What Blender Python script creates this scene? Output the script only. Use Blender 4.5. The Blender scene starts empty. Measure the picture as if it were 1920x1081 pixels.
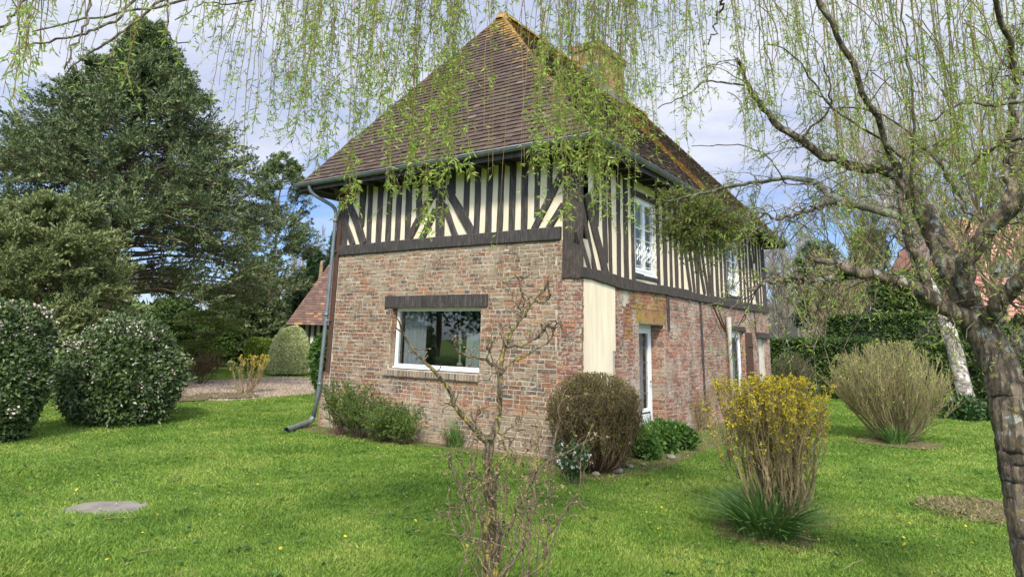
import bpy, math
import numpy as np
from mathutils import Matrix, Vector
rng = np.random.default_rng(7)
S = bpy.context.scene
COL = S.collection
PI = math.pi

# ------------------------------------------------------------------ camera
yaw, pitch, roll, FPX = 0.60647995, 0.21888121, 0.02458222, 1231.35
CAM = np.array([4.78, -8.78, 1.70])
PX, PY = 960., 361.
_f = np.array([-math.sin(yaw)*math.cos(pitch), math.cos(yaw)*math.cos(pitch), math.sin(pitch)])
_r = np.array([math.cos(yaw), math.sin(yaw), 0]); _u = np.cross(_r, _f)
_c, _s = math.cos(roll), math.sin(roll)
MC = np.array([_c*_r+_s*_u, -_s*_r+_c*_u, _f])
cam = bpy.data.objects.new('camera', bpy.data.cameras.new('camera'))
COL.objects.link(cam); S.camera = cam
m = Matrix.Identity(4)
for i in range(3):
    m[i][0], m[i][1], m[i][2], m[i][3] = MC[0][i], MC[1][i], -MC[2][i], CAM[i]
cam.matrix_world = m
cam.data.sensor_width = 36; cam.data.lens = 36*FPX/1920
cam.data.shift_y = -(540.5-PY)/1920
cam.data.clip_end = 2000; cam.data.clip_start = 0.05

# ------------------------------------------------------------------ light
SUN_EL, SUN_AZ = math.radians(44), math.radians(147)     # azimuth from +Y towards +X
W = bpy.data.worlds.new('World'); S.world = W; W.use_nodes = True
nt = W.node_tree; N = nt.nodes; Lk = nt.links; N.clear()
out = N.new('ShaderNodeOutputWorld'); bg = N.new('ShaderNodeBackground')
bg.inputs['Strength'].default_value = 0.12
sky = N.new('ShaderNodeTexSky'); sky.sky_type = 'NISHITA'; sky.sun_disc = False
sky.sun_elevation = SUN_EL; sky.sun_rotation = SUN_AZ; sky.air_density = 1.0; sky.dust_density = 0.6; sky.ozone_density = 1.5
tc = N.new('ShaderNodeTexCoord'); mp = N.new('ShaderNodeMapping'); mp.inputs['Scale'].default_value = (1.0, 1.0, 3.2)
mp.inputs['Location'].default_value = (0.35, 0.2, 0.1)
no = N.new('ShaderNodeTexNoise'); no.inputs['Scale'].default_value = 1.9; no.inputs['Detail'].default_value = 7; no.inputs['Roughness'].default_value = .55
rp = N.new('ShaderNodeValToRGB'); rp.color_ramp.elements[0].position = .44; rp.color_ramp.elements[1].position = .62
sx = N.new('ShaderNodeSeparateXYZ'); mr = N.new('ShaderNodeMapRange')
mr.inputs['From Min'].default_value = .12; mr.inputs['From Max'].default_value = .42; mr.inputs['To Min'].default_value = -.12; mr.inputs['To Max'].default_value = .22
add = N.new('ShaderNodeMath'); add.operation = 'ADD'
mix = N.new('ShaderNodeMixRGB')
no2 = N.new('ShaderNodeTexNoise'); no2.inputs['Scale'].default_value = 3.; no2.inputs['Detail'].default_value = 5
rp2 = N.new('ShaderNodeValToRGB'); rp2.color_ramp.elements[0].position = .35; rp2.color_ramp.elements[1].position = .65
rp2.color_ramp.elements[0].color = (4.3, 4.8, 6.4, 1); rp2.color_ramp.elements[1].color = (6.7, 6.9, 7.6, 1)
Lk.new(tc.outputs['Generated'], mp.inputs['Vector']); Lk.new(mp.outputs[0], no.inputs['Vector']); Lk.new(mp.outputs[0], no2.inputs['Vector'])
Lk.new(tc.outputs['Generated'], sx.inputs[0]); Lk.new(sx.outputs['Z'], mr.inputs['Value'])
Lk.new(no.outputs['Fac'], add.inputs[0]); Lk.new(mr.outputs[0], add.inputs[1]); Lk.new(add.outputs[0], rp.inputs[0])
Lk.new(no2.outputs['Fac'], rp2.inputs[0])
skm = N.new('ShaderNodeMixRGB'); skm.blend_type = 'MULTIPLY'; skm.inputs[0].default_value = 1; skm.inputs[2].default_value = (.78, .88, 1.22, 1)
Lk.new(sky.outputs[0], skm.inputs[1])
Lk.new(rp.outputs[0], mix.inputs[0]); Lk.new(skm.outputs[0], mix.inputs[1]); Lk.new(rp2.outputs[0], mix.inputs[2])
# clouds are brighter on the sun's side of the sky, behind the viewpoint
dt = N.new('ShaderNodeVectorMath'); dt.operation = 'DOT_PRODUCT'; dt.inputs[1].default_value = (math.sin(SUN_AZ)*math.cos(SUN_EL), math.cos(SUN_AZ)*math.cos(SUN_EL), math.sin(SUN_EL))
nrm = N.new('ShaderNodeVectorMath'); nrm.operation = 'NORMALIZE'; Lk.new(tc.outputs['Generated'], nrm.inputs[0]); Lk.new(nrm.outputs[0], dt.inputs[0])
mrd = N.new('ShaderNodeMapRange'); mrd.inputs['From Min'].default_value = .1; mrd.inputs['From Max'].default_value = 1.0; mrd.inputs['To Min'].default_value = .80; mrd.inputs['To Max'].default_value = 2.2; Lk.new(dt.outputs['Value'], mrd.inputs[0])
vm = N.new('ShaderNodeVectorMath'); vm.operation = 'SCALE'; Lk.new(mix.outputs[0], vm.inputs[0]); Lk.new(mrd.outputs[0], vm.inputs['Scale'])
Lk.new(vm.outputs[0], bg.inputs['Color']); Lk.new(bg.outputs[0], out.inputs[0])
sun = bpy.data.objects.new('sun', bpy.data.lights.new('sun', 'SUN')); COL.objects.link(sun)
sun.data.energy = 3.1; sun.data.angle = math.radians(8); sun.data.color = (1, .94, .82)
sd = Vector((math.sin(SUN_AZ)*math.cos(SUN_EL), math.cos(SUN_AZ)*math.cos(SUN_EL), math.sin(SUN_EL)))
sun.rotation_euler = sd.to_track_quat('Z', 'Y').to_euler()
S.view_settings.view_transform = 'Standard'; S.view_settings.look = 'None'; S.view_settings.gamma = 1
S.view_settings.exposure = 0.55

# ------------------------------------------------------------------ pixel -> place helpers
def ray(x, y): return MC.T@np.array([(x-PX)/FPX, -(y-PY)/FPX, 1.])
def onz(x, y, z=0):
    d = ray(x, y); return CAM+d*(z-CAM[2])/d[2]
def ony(x, y, Y=0):
    d = ray(x, y); return CAM+d*(Y-CAM[1])/d[1]
def onx(x, y, X=0):
    d = ray(x, y); return CAM+d*(X-CAM[0])/d[0]
def at(x, y, D):
    d = ray(x, y); return CAM+d*D/math.hypot(d[0], d[1])
def unit(v): return v/(np.linalg.norm(v, axis=-1, keepdims=True)+1e-9)
def dist(p): return math.hypot(p[0]-CAM[0], p[1]-CAM[1])

# ------------------------------------------------------------------ object helpers
def tag(o, label=None, cat=None, group=None, kind=None, category=None):
    cat = cat or category
    for k, v in (('label', label), ('category', cat), ('group', group), ('kind', kind)):
        if v: o[k] = v
    return o
def thing(name, label, cat, loc=(0, 0, 0), group=None):
    o = bpy.data.objects.new(name, None); COL.objects.link(o); o.location = [float(v) for v in loc]
    o.empty_display_size = .2
    return tag(o, label, cat, group)

class MB:
    """collects geometry in world coordinates"""
    def __init__(s): s.v = []; s.q = []; s.t = []; s.n = 0
    def add(s, v, q=None, t=None):
        v = np.asarray(v, float).reshape(-1, 3)
        if q is not None and len(q): s.q.append(np.asarray(q, int).reshape(-1, 4)+s.n)
        if t is not None and len(t): s.t.append(np.asarray(t, int).reshape(-1, 3)+s.n)
        s.v.append(v); s.n += len(v)
    def quad(s, a, b, c, d): s.add([a, b, c, d], [[0, 1, 2, 3]])
    def box(s, lo, hi, M=None, jit=0):
        x0, y0, z0 = lo; x1, y1, z1 = hi
        v = np.array([[x0,y0,z0],[x1,y0,z0],[x1,y1,z0],[x0,y1,z0],[x0,y0,z1],[x1,y0,z1],[x1,y1,z1],[x0,y1,z1]], float)
        if jit: v += rng.normal(0, jit, v.shape)
        if M is not None: v = v@M[0].T+M[1]
        s.add(v, [[0,3,2,1],[4,5,6,7],[0,1,5,4],[1,2,6,5],[2,3,7,6],[3,0,4,7]])
    def boxes(s, V):
        """V: (n,8,3)"""
        V = np.asarray(V, float); n = len(V)
        if not n: return
        f = np.array([[0,3,2,1],[4,5,6,7],[0,1,5,4],[1,2,6,5],[2,3,7,6],[3,0,4,7]])
        s.add(V.reshape(-1, 3), (np.arange(n)[:, None, None]*8+f).reshape(-1, 4))
    def tubes(s, P, R, k=4, cap=True, vj=0):
        """P (n,m,3) R (n,m)"""
        P = np.asarray(P, float); R = np.asarray(R, float)
        if P.ndim == 2: P = P[None]; R = R[None]
        n, m_, _ = P.shape
        T = np.gradient(P, axis=1); T /= np.linalg.norm(T, axis=2, keepdims=True)+1e-9
        ref = np.where(np.abs(T.mean(1)[:, 2:3]) > .8, np.array([[1., 0, 0]]), np.array([[0, 0, 1.]]))[:, None, :]
        A = np.cross(T, ref); A /= np.linalg.norm(A, axis=2, keepdims=True)+1e-9
        B = np.cross(T, A)
        th = np.arange(k)*2*PI/k
        V = P[:, :, None, :]+R[:, :, None, None]*(np.cos(th)[None, None, :, None]*A[:, :, None, :]+np.sin(th)[None, None, :, None]*B[:, :, None, :])
        if vj: V = V+rng.normal(0, 1, V.shape)*R[:, :, None, None]*vj
        i = np.arange(n)[:, None, None]*m_*k; j = np.arange(m_-1)[None, :, None]*k; a = np.arange(k)[None, None, :]; b = (a+1) % k
        q = np.stack([i+j+a, i+j+b, i+j+k+b, i+j+k+a], -1).reshape(-1, 4)
        t = []
        if cap and k == 4:
            e = (np.arange(n)*m_*k+(m_-1)*k)[:, None]+np.arange(4)[None]
            q = np.concatenate([q, e])
        elif cap:
            e = (np.arange(n)*m_*k+(m_-1)*k)
            t = np.concatenate([np.stack([e, e+a1, e+a1+1], -1) for a1 in range(1, k-1)])
        s.add(V.reshape(-1, 3), q, t)
    def leaves(s, P, D, L, Wd, N=None, bend=0.):
        """diamond leaves at P pointing along D"""
        P = np.asarray(P, float); n = len(P)
        if not n: return
        D = D/(np.linalg.norm(D, axis=1, keepdims=True)+1e-9)
        if N is None: N = rng.normal(size=(n, 3))
        Sd = np.cross(D, N); Sd /= np.linalg.norm(Sd, axis=1, keepdims=True)+1e-9
        Up = np.cross(Sd, D)
        L = np.broadcast_to(np.asarray(L, float), (n,))[:, None]; Wd = np.broadcast_to(np.asarray(Wd, float), (n,))[:, None]
        a = P; b = P+D*L*.45+Sd*Wd*.5+Up*L*bend; c = P+D*L; d = P+D*L*.45-Sd*Wd*.5+Up*L*bend
        s.add(np.stack([a, b, c, d], 1).reshape(-1, 3), np.arange(4*n).reshape(-1, 4))
    def lathe(s, prof, c, k=16, ax=None):
        prof = np.asarray(prof, float); th = np.arange(k)*2*PI/k
        v = np.stack([np.outer(prof[:, 0], np.cos(th)), np.outer(prof[:, 0], np.sin(th)), np.repeat(prof[:, 1][:, None], k, 1)], -1)+np.asarray(c)
        q = [[i*k+j, i*k+(j+1) % k, (i+1)*k+(j+1) % k, (i+1)*k+j] for i in range(len(prof)-1) for j in range(k)]
        s.add(v.reshape(-1, 3), q)
    def build(s, name, mat, parent=None, smooth=False, **tags):
        v = np.concatenate(s.v) if s.v else np.zeros((0, 3))
        q = np.concatenate(s.q) if s.q else np.zeros((0, 4), int)
        t = np.concatenate(s.t) if s.t else np.zeros((0, 3), int)
        if parent is not None:
            v = v-np.array(wloc(parent))
        me = bpy.data.meshes.new(name)
        me.vertices.add(len(v)); me.vertices.foreach_set('co', v.astype(np.float32).ravel())
        me.loops.add(q.size+t.size); me.loops.foreach_set('vertex_index', np.concatenate([q.ravel(), t.ravel()]).astype(np.int32))
        me.polygons.add(len(q)+len(t))
        me.polygons.foreach_set('loop_start', np.concatenate([np.arange(len(q))*4, q.size+np.arange(len(t))*3]).astype(np.int32))
        me.update(calc_edges=True)
        me.shade_smooth() if smooth else me.shade_flat()
        me.materials.append(mat)
        o = bpy.data.objects.new(name, me); COL.objects.link(o)
        if parent is not None: o.parent = parent
        return tag(o, **tags)
def wloc(o):
    p = np.zeros(3)
    while o is not None: p = p+np.array(o.location); o = o.parent
    return p

# ------------------------------------------------------------------ materials
def NW(name):
    mt = bpy.data.materials.new(name); mt.use_nodes = True
    return mt, mt.node_tree.nodes, mt.node_tree.links, mt.node_tree.nodes['Principled BSDF']
def ramp(n, stops, interp='LINEAR'):
    r = n.new('ShaderNodeValToRGB'); cr = r.color_ramp; cr.interpolation = interp
    while len(cr.elements) < len(stops): cr.elements.new(.5)
    for e, (p, c) in zip(cr.elements, stops): e.position = p; e.color = (*c, 1) if len(c) == 3 else c
    return r
def noise(n, l, scale, detail=4, rough=.55, coord=None, sc=None, kind='Object'):
    t = n.new('ShaderNodeTexCoord'); x = n.new('ShaderNodeTexNoise')
    x.inputs['Scale'].default_value = scale; x.inputs['Detail'].default_value = detail; x.inputs['Roughness'].default_value = rough
    mpp = n.new('ShaderNodeMapping'); mpp.inputs['Scale'].default_value = sc or (1, 1, 1)
    l.new(t.outputs[kind], mpp.inputs[0]); l.new(mpp.outputs[0], x.inputs['Vector'])
    return x
def bump(n, l, bs, src, strength, d=.01):
    b = n.new('ShaderNodeBump'); b.inputs['Strength'].default_value = strength; b.inputs['Distance'].default_value = d
    l.new(src, b.inputs['Height']); l.new(b.outputs[0], bs.inputs['Normal']); return b
def mixc(n, l, fac, a, b, mode='MIX'):
    x = n.new('ShaderNodeMixRGB'); x.blend_type = mode
    for i, v in ((0, fac), (1, a), (2, b)):
        if hasattr(v, 'links') or hasattr(v, 'is_output'): l.new(v, x.inputs[i])
        elif isinstance(v, (int, float)): x.inputs[i].default_value = v
        else: x.inputs[i].default_value = (*v, 1)
    return x.outputs[0]
def rand_island(n): return n.new('ShaderNodeNewGeometry').outputs['Random Per Island']

def m_plain(name, c, rough=.6, nscale=8, var=.25, b=.1, metal=0., sc=None):
    mt, n, l, bs = NW(name); x = noise(n, l, nscale, 5, sc=sc)
    r = ramp(n, [(.25, [v*(1-var) for v in c]), (.75, [min(1, v*(1+var)) for v in c])]); l.new(x.outputs[0], r.inputs[0]); l.new(r.outputs[0], bs.inputs['Base Color'])
    bs.inputs['Roughness'].default_value = rough; bs.inputs['Metallic'].default_value = metal
    if b: bump(n, l, bs, x.outputs[0], b)
    return mt
def m_leaf(name, cols, trans=.3, rough=.5, nscale=None, spec=.3, patch=None):
    """cols: list of leaf colours picked per leaf; slow noise shifts between them"""
    mt, n, l, bs = NW(name)
    stops = [(i/(max(1, len(cols)-1)), c) for i, c in enumerate(cols)]
    r = ramp(n, stops)
    f = rand_island(n)
    if nscale:
        x = noise(n, l, nscale, 3); mm = n.new('ShaderNodeMath'); mm.operation = 'MULTIPLY_ADD'; mm.inputs[1].default_value = .55; l.new(f, mm.inputs[0])
        m2 = n.new('ShaderNodeMapRange'); m2.inputs['From Min'].default_value = .3; m2.inputs['From Max'].default_value = .7; m2.inputs['To Min'].default_value = 0; m2.inputs['To Max'].default_value = .5
        l.new(x.outputs[0], m2.inputs[0]); l.new(m2.outputs[0], mm.inputs[2]); f = mm.outputs[0]
    l.new(f, r.inputs[0]); l.new(r.outputs[0], bs.inputs['Base Color'])
    bs.inputs['Roughness'].default_value = rough; bs.inputs['Specular IOR Level'].default_value = spec
    if trans:
        tr = n.new('ShaderNodeBsdfTranslucent'); l.new(r.outputs[0], tr.inputs[0]); ms = n.new('ShaderNodeMixShader'); ms.inputs[0].default_value = trans
        l.new(bs.outputs[0], ms.inputs[1]); l.new(tr.outputs[0], ms.inputs[2]); l.new(ms.outputs[0], n['Material Output'].inputs[0])
    return mt
def m_bark(name, c1, c2, lichen=None, lw=.5, scale=14, ls=9, sc=(1, 1, .35), cracks=False):
    mt, n, l, bs = NW(name); x = noise(n, l, scale, 7, .65, sc=sc)
    r = ramp(n, [(.32, c1), (.68, c2)]); l.new(x.outputs[0], r.inputs[0]); c = r.outputs[0]
    if lichen:
        y = noise(n, l, ls, 5, .6); rr = ramp(n, [(lw, (0, 0, 0)), (lw+.05, (1, 1, 1))]); l.new(y.outputs[0], rr.inputs[0])
        c = mixc(n, l, rr.outputs[0], c, lichen[0])
        if len(lichen) > 1:
            y = noise(n, l, ls*1.7, 5, .6, sc=(1.1, .9, 1.3)); rr = ramp(n, [(.58, (0, 0, 0)), (.63, (1, 1, 1))]); l.new(y.outputs[0], rr.inputs[0])
            c = mixc(n, l, rr.outputs[0], c, lichen[1])
    l.new(c, bs.inputs['Base Color']); bs.inputs['Roughness'].default_value = .9
    h_ = x.outputs[0]
    if cracks:      # deep vertical fissures
        v = noise(n, l, scale*1.1, 8, .7, sc=(1.6, 1.6, .22)); vr = ramp(n, [(.38, (.42, .42, .42)), (.50, (1, 1, 1))]); l.new(v.outputs[0], vr.inputs[0])
        l.new(mixc(n, l, 1, c, vr.outputs[0], 'MULTIPLY'), bs.inputs['Base Color'])
        sm_ = n.new('ShaderNodeMath'); sm_.operation = 'ADD'; l.new(h_, sm_.inputs[0]); l.new(vr.outputs[0], sm_.inputs[1]); h_ = sm_.outputs[0]
    bump(n, l, bs, h_, 1, .03)
    return mt
def m_brick(name, stops, lime, top=None, lw=.5):
    mt, n, l, bs = NW(name); f = rand_island(n)
    r = ramp(n, stops, 'CONSTANT'); l.new(f, r.inputs[0])
    g = noise(n, l, 30, 6, .7); c = mixc(n, l, .55, r.outputs[0], g.outputs['Color'], 'SOFT_LIGHT')
    x = noise(n, l, 2.2, 7, .75)                       # lime wash left on the face in patches
    x2 = noise(n, l, 24, 5, .75)
    a = n.new('ShaderNodeMath'); a.operation = 'MULTIPLY_ADD'; a.inputs[1].default_value = .95; l.new(x2.outputs[0], a.inputs[0]); l.new(x.outputs[0], a.inputs[2])
    fac = a.outputs[0]
    if top:
        t = n.new('ShaderNodeTexCoord'); sp = n.new('ShaderNodeSeparateXYZ'); l.new(t.outputs['Object'], sp.inputs[0])
        zr = ramp(n, [(p, (v, v, v)) for p, v in top]); dv = n.new('ShaderNodeMath'); dv.operation = 'DIVIDE'; dv.inputs[1].default_value = 4.
        l.new(sp.outputs['Z'], dv.inputs[0]); l.new(dv.outputs[0], zr.inputs[0])
        b2 = n.new('ShaderNodeMath'); b2.operation = 'ADD'; l.new(fac, b2.inputs[0]); l.new(zr.outputs[0], b2.inputs[1]); fac = b2.outputs[0]
    lw += .31; rr = ramp(n, [(max(.0, min(.99, lw-.03)), (0, 0, 0)), (min(1., lw+.20), (1, 1, 1))]); l.new(fac, rr.inputs[0])
    c = mixc(n, l, rr.outputs[0], c, lime)
    gr = noise(n, l, .9, 6, .65); gm = ramp(n, [(.35, (.68, .66, .62)), (.6, (1, 1, 1))]); l.new(gr.outputs[0], gm.inputs[0]); c = mixc(n, l, 1, c, gm.outputs[0], 'MULTIPLY')
    l.new(c, bs.inputs['Base Color']); bs.inputs['Roughness'].default_value = .92
    bump(n, l, bs, g.outputs[0], .7, .012)
    return mt

M = {}
BR_STOPS = [(0, (0.269, 0.116, 0.065)), (0.18, (0.215, 0.096, 0.058)), (0.34, (0.312, 0.146, 0.077)), (0.48, (0.182, 0.101, 0.065)), (0.6, (0.14, 0.106, 0.077)), (0.68, (0.269, 0.141, 0.085)), (0.78, (0.102, 0.089, 0.075)), (0.86, (0.387, 0.172, 0.073)), (0.92, (0.258, 0.186, 0.12)), (0.96, (0.333, 0.237, 0.154))]
M['brick'] = m_brick('weathered_brick', BR_STOPS, (.33, .258, .178), top=[(0, .08), (.145, .06), (.16, -.04), (.5, -.04), (.62, .02), (.8, .07)], lw=.79)
M['brick_side'] = m_brick('red_brick', [(0, (.32, .125, .08)), (.25, (.25, .10, .066)), (.5, (.36, .155, .095)), (.7, (.21, .095, .07)), (.84, (.40, .18, .10)), (.93, (.15, .10, .085))], (.42, .34, .26), top=[(0, .06), (.1, -.03), (.5, -.03)], lw=.82)
M['brick_lichen'] = m_brick('brick_with_yellow_lichen', [(0, (.33, .14, .08)), (.4, (.26, .11, .07)), (.7, (.37, .17, .08)), (.88, (.18, .12, .09))], (.36, .25, .06), lw=.80)
M['sillbrick'] = m_leaf('tan_grey_brick', [(.10, .095, .09), (.24, .17, .12), (.34, .26, .18), (.17, .13, .10)], 0, .9)
M['mortar'] = m_plain('mortar', (.43, .375, .295), .95, 5, .3, .6)
M['plaster'] = m_plain('cream_plaster', (.78, .665, .475), .9, 2.2, .15, .25, sc=(2.6, 2.6, .5))
def m_timber():
    mt, n, l, bs = NW('dark_stained_timber'); x = noise(n, l, 9, 8, .7, sc=(5, 5, .5)); y = noise(n, l, 3, 4)
    r = ramp(n, [(.3, (.014, .012, .011)), (.52, (.045, .038, .035)), (.68, (.12, .10, .088))]); l.new(x.outputs[0], r.inputs[0])
    c = mixc(n, l, .3, r.outputs[0], y.outputs[0], 'SOFT_LIGHT'); l.new(c, bs.inputs['Base Color']); bs.inputs['Roughness'].default_value = .7
    bump(n, l, bs, x.outputs[0], .7, .02); return mt
M['timber'] = m_timber()
def m_old():
    mt, n, l, bs = NW('old_weathered_oak'); x = noise(n, l, 12, 9, .75, sc=(4, 4, .6))
    r = ramp(n, [(.3, (.02, .015, .013)), (.5, (.065, .05, .042)), (.7, (.16, .125, .10))]); l.new(x.outputs[0], r.inputs[0]); l.new(r.outputs[0], bs.inputs['Base Color'])
    bs.inputs['Roughness'].default_value = .85; bump(n, l, bs, x.outputs[0], 1, .04); return mt
M['oak'] = m_old()
M['brownpost'] = m_plain('brown_painted_wood', (.085, .045, .03), .6, 12, .35, .4, sc=(3, 3, .5))
M['zinc'] = m_plain('zinc', (.17, .19, .205), .45, 7, .25, .1, metal=.35)
M['white'] = m_plain('white_joinery', (.82, .82, .80), .4, 5, .04, .02)
M['pipe'] = m_plain('pale_pipe', (.50, .47, .40), .6, 5, .15, .05)
M['dark'] = m_plain('dark_interior', (.05, .045, .04), .9, 3, .3, 0)
M['curtain'] = m_leaf('sheer_curtain', [(.75, .76, .76)], .4, .9)
M['lead'] = m_plain('lead_flashing', (.16, .17, .18), .5, 9, .3, .1)
M['stone'] = m_plain('rough_stone', (.22, .20, .15), .95, 9, .4, .7)
M['cement'] = m_plain('cement_render', (.19, .172, .14), .95, 6, .25, .4)
def m_glass():
    mt, n, l, bs = NW('window_glass'); n.remove(bs)
    g = n.new('ShaderNodeBsdfGlossy'); g.inputs['Roughness'].default_value = .0; g.inputs['Color'].default_value = (.9, .95, 1, 1)
    t = n.new('ShaderNodeBsdfTransparent'); t.inputs[0].default_value = (.75, .78, .78, 1); f = n.new('ShaderNodeFresnel'); f.inputs[0].default_value = 1.75
    x = n.new('ShaderNodeTexNoise'); x.inputs['Scale'].default_value = 1.3; b = n.new('ShaderNodeBump'); b.inputs['Strength'].default_value = .03; b.inputs['Distance'].default_value = .05
    l.new(x.outputs[0], b.inputs['Height']); l.new(b.outputs[0], g.inputs['Normal'])
    n.remove(f); ms = n.new('ShaderNodeMixShader'); ms.inputs[0].default_value = .13
    l.new(t.outputs[0], ms.inputs[1]); l.new(g.outputs[0], ms.inputs[2]); l.new(ms.outputs[0], n['Material Output'].inputs[0])
    return mt
M['glass'] = m_glass()
def m_tile(name, lich_band):
    """plain clay tiles with yellow lichen near the ridge, hips and under the chimney; coordinates are the house's own"""
    mt, n, l, bs = NW(name); f = rand_island(n)
    r = ramp(n, [(0, (.058, .035, .026)), (.2, (.080, .048, .035)), (.4, (.067, .040, .029)), (.6, (.092, .057, .042)), (.8, (.076, .052, .041)), (.95, (.108, .072, .054)), (.995, (.15, .115, .09))]); l.new(f, r.inputs[0])
    g = noise(n, l, 22, 6, .7); c = mixc(n, l, .5, r.outputs[0], g.outputs[0], 'SOFT_LIGHT')
    # moss / grime in slow patches
    g2 = noise(n, l, 1.1, 5, .6); rr = ramp(n, [(.52, (0, 0, 0)), (.72, (.45, .45, .45))]); l.new(g2.outputs[0], rr.inputs[0]); c = mixc(n, l, rr.outputs[0], c, (.115, .10, .045))
    t = n.new('ShaderNodeTexCoord'); sp = n.new('ShaderNodeSeparateXYZ'); l.new(t.outputs['Object'], sp.inputs[0])
    def mth(op, a, b=None, c_=None):
        q = n.new('ShaderNodeMath'); q.operation = op
        for i, v in enumerate((a, b, c_)):
            if v is None: continue
            if isinstance(v, (int, float)): q.inputs[i].default_value = v
            else: l.new(v, q.inputs[i])
        return q.outputs[0]
    X, Y, Z = sp.outputs
    gn = noise(n, l, 7, 6, .8).outputs[0]
    facs = []
    # ridge closeness
    facs.append(mth('MULTIPLY', mth('SUBTRACT', Z, 7.55), .75))
    # hip closeness : on the front right hip, |Y-Yh(z)|
    yh = mth('MULTIPLY_ADD', mth('SUBTRACT', Z, 4.65), .587, -.5)
    dh = mth('ABSOLUTE', mth('SUBTRACT', Y, yh)); xh = mth('ABSOLUTE', mth('SUBTRACT', X, mth('MULTIPLY_ADD', mth('SUBTRACT', Z, 4.65), -.87, .45)))
    dd = mth('ADD', dh, xh)
    facs.append(mth('MULTIPLY', mth('SUBTRACT', .55, dd), mth('MULTIPLY', mth('SUBTRACT', Z, 5.2), .5)))
    if lich_band:   # run-off strip under the chimney
        db = mth('ABSOLUTE', mth('SUBTRACT', Y, 5.85)); facs.append(mth('MULTIPLY', mth('SUBTRACT', .75, db), 2.0))
        facs.append(mth('MULTIPLY', mth('SUBTRACT', Y, 5.6), .12))
    facs[1] = mth('MULTIPLY', mth('MINIMUM', mth('SUBTRACT', .55, dd), .5), mth('MAXIMUM', mth('MULTIPLY', mth('SUBTRACT', Z, 5.2), .5), 0.))
    facs[-1] = mth('MULTIPLY', mth('SUBTRACT', Y, 5.6), .055)
    acc = facs[0]
    for q in facs[1:]: acc = mth('MAXIMUM', acc, q)
    acc = mth('MINIMUM', acc, .75)
    v = mth('ADD', acc, mth('MULTIPLY', mth('SUBTRACT', gn, .5), 1.9))
    v = mth('ADD', v, mth('MULTIPLY', mth('SUBTRACT', f, .5), .5))
    lr = ramp(n, [(.30, (0, 0, 0)), (.62, (.9, .9, .9))]); l.new(v, lr.inputs[0])
    lc = ramp(n, [(.3, (.19, .12, .045)), (.55, (.36, .20, .035)), (.75, (.50, .29, .04))]); l.new(g.outputs[0], lc.inputs[0])
    c = mixc(n, l, lr.outputs[0], c, lc.outputs[0])
    l.new(c, bs.inputs['Base Color']); bs.inputs['Roughness'].default_value = .85; bump(n, l, bs, g.outputs[0], .5, .01)
    return mt
M['tile'] = m_tile('clay_tiles', True)
M['ridge'] = m_bark('lichened_ridge', (.20, .14, .08), (.30, .22, .13), [(.42, .26, .05)], .50, 20, 6, (1, 1, 1))
# vegetation
M['lawn'] = None
def m_ground():
    mt, n, l, bs = NW('lawn_soil'); x = noise(n, l, .55, 6, .6); y = noise(n, l, 9, 6, .7)
    r = ramp(n, [(.35, (.085, .145, .022)), (.52, (.115, .175, .03)), (.68, (.16, .195, .05))]); l.new(x.outputs[0], r.inputs[0])
    c = mixc(n, l, .6, r.outputs[0], y.outputs[0], 'SOFT_LIGHT')
    l.new(c, bs.inputs['Base Color']); bs.inputs['Roughness'].default_value = 1; bs.inputs['Specular IOR Level'].default_value = .1; bump(n, l, bs, y.outputs[0], 1, .03); return mt
M['ground'] = m_ground()
def m_grass():
    mt, n, l, bs = NW('grass_blades'); x = noise(n, l, .8, 6, .65); f = rand_island(n); z = noise(n, l, 3.4, 4, .6)
    r = ramp(n, [(.38, (.11, .205, .03)), (.5, (.17, .285, .045)), (.63, (.27, .355, .075))]); l.new(x.outputs[0], r.inputs[0])
    r2 = ramp(n, [(0, (.55, .62, .5)), (.5, (1, 1, 1)), (.93, (1.25, 1.15, 1.0)), (1, (2.0, 1.45, 1.8))]); l.new(f, r2.inputs[0])
    c = mixc(n, l, 1, r.outputs[0], r2.outputs[0], 'MULTIPLY'); c = mixc(n, l, .3, c, z.outputs[0], 'SOFT_LIGHT')
    l.new(c, bs.inputs['Base Color']); bs.inputs['Roughness'].default_value = .6; bs.inputs['Specular IOR Level'].default_value = .25
    tr = n.new('ShaderNodeBsdfTranslucent'); l.new(c, tr.inputs[0]); ms = n.new('ShaderNodeMixShader'); ms.inputs[0].default_value = .3
    l.new(bs.outputs[0], ms.inputs[1]); l.new(tr.outputs[0], ms.inputs[2]); l.new(ms.outputs[0], n['Material Output'].inputs[0]); return mt
M['grass'] = m_grass()
M['soil'] = m_plain('bare_soil', (.115, .088, .036), 1, 12, .5, 1)
M['gravel'] = m_plain('gravel', (.25, .20, .14), 1, 30, .5, 1)
M['willow'] = m_leaf('willow_leaf', [(.20, .32, .04), (.29, .43, .06), (.38, .51, .09), (.46, .55, .14)], .45)
M['twig'] = m_bark('willow_twig', (.12, .085, .04), (.23, .17, .06), None, scale=9)
M['willowbark'] = m_bark('willow_bark', (.065, .050, .036), (.23, .175, .12), [(.31, .31, .26), (.24, .20, .07)], .56, 16, 12, (1, 1, .3), cracks=True)
M['smoothbark'] = m_bark('pale_limb_bark', (.07, .065, .045), (.20, .19, .13), [(.28, .30, .22)], .5, 18, 12)
M['hazelbark'] = m_bark('mossy_twisted_bark', (.11, .08, .05), (.27, .21, .13), [(.30, .27, .07), (.40, .33, .06)], .50, 30, 9, (1, 1, 1), cracks=True)
M['hazeltwig'] = m_bark('twisted_twig_bark', (.085, .06, .04), (.23, .17, .10), [(.27, .24, .08)], .55, 30, 9, (1, 1, 1))
M['bud'] = m_plain('bud', (.24, .17, .09), .7, 10, .2, 0)
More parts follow.
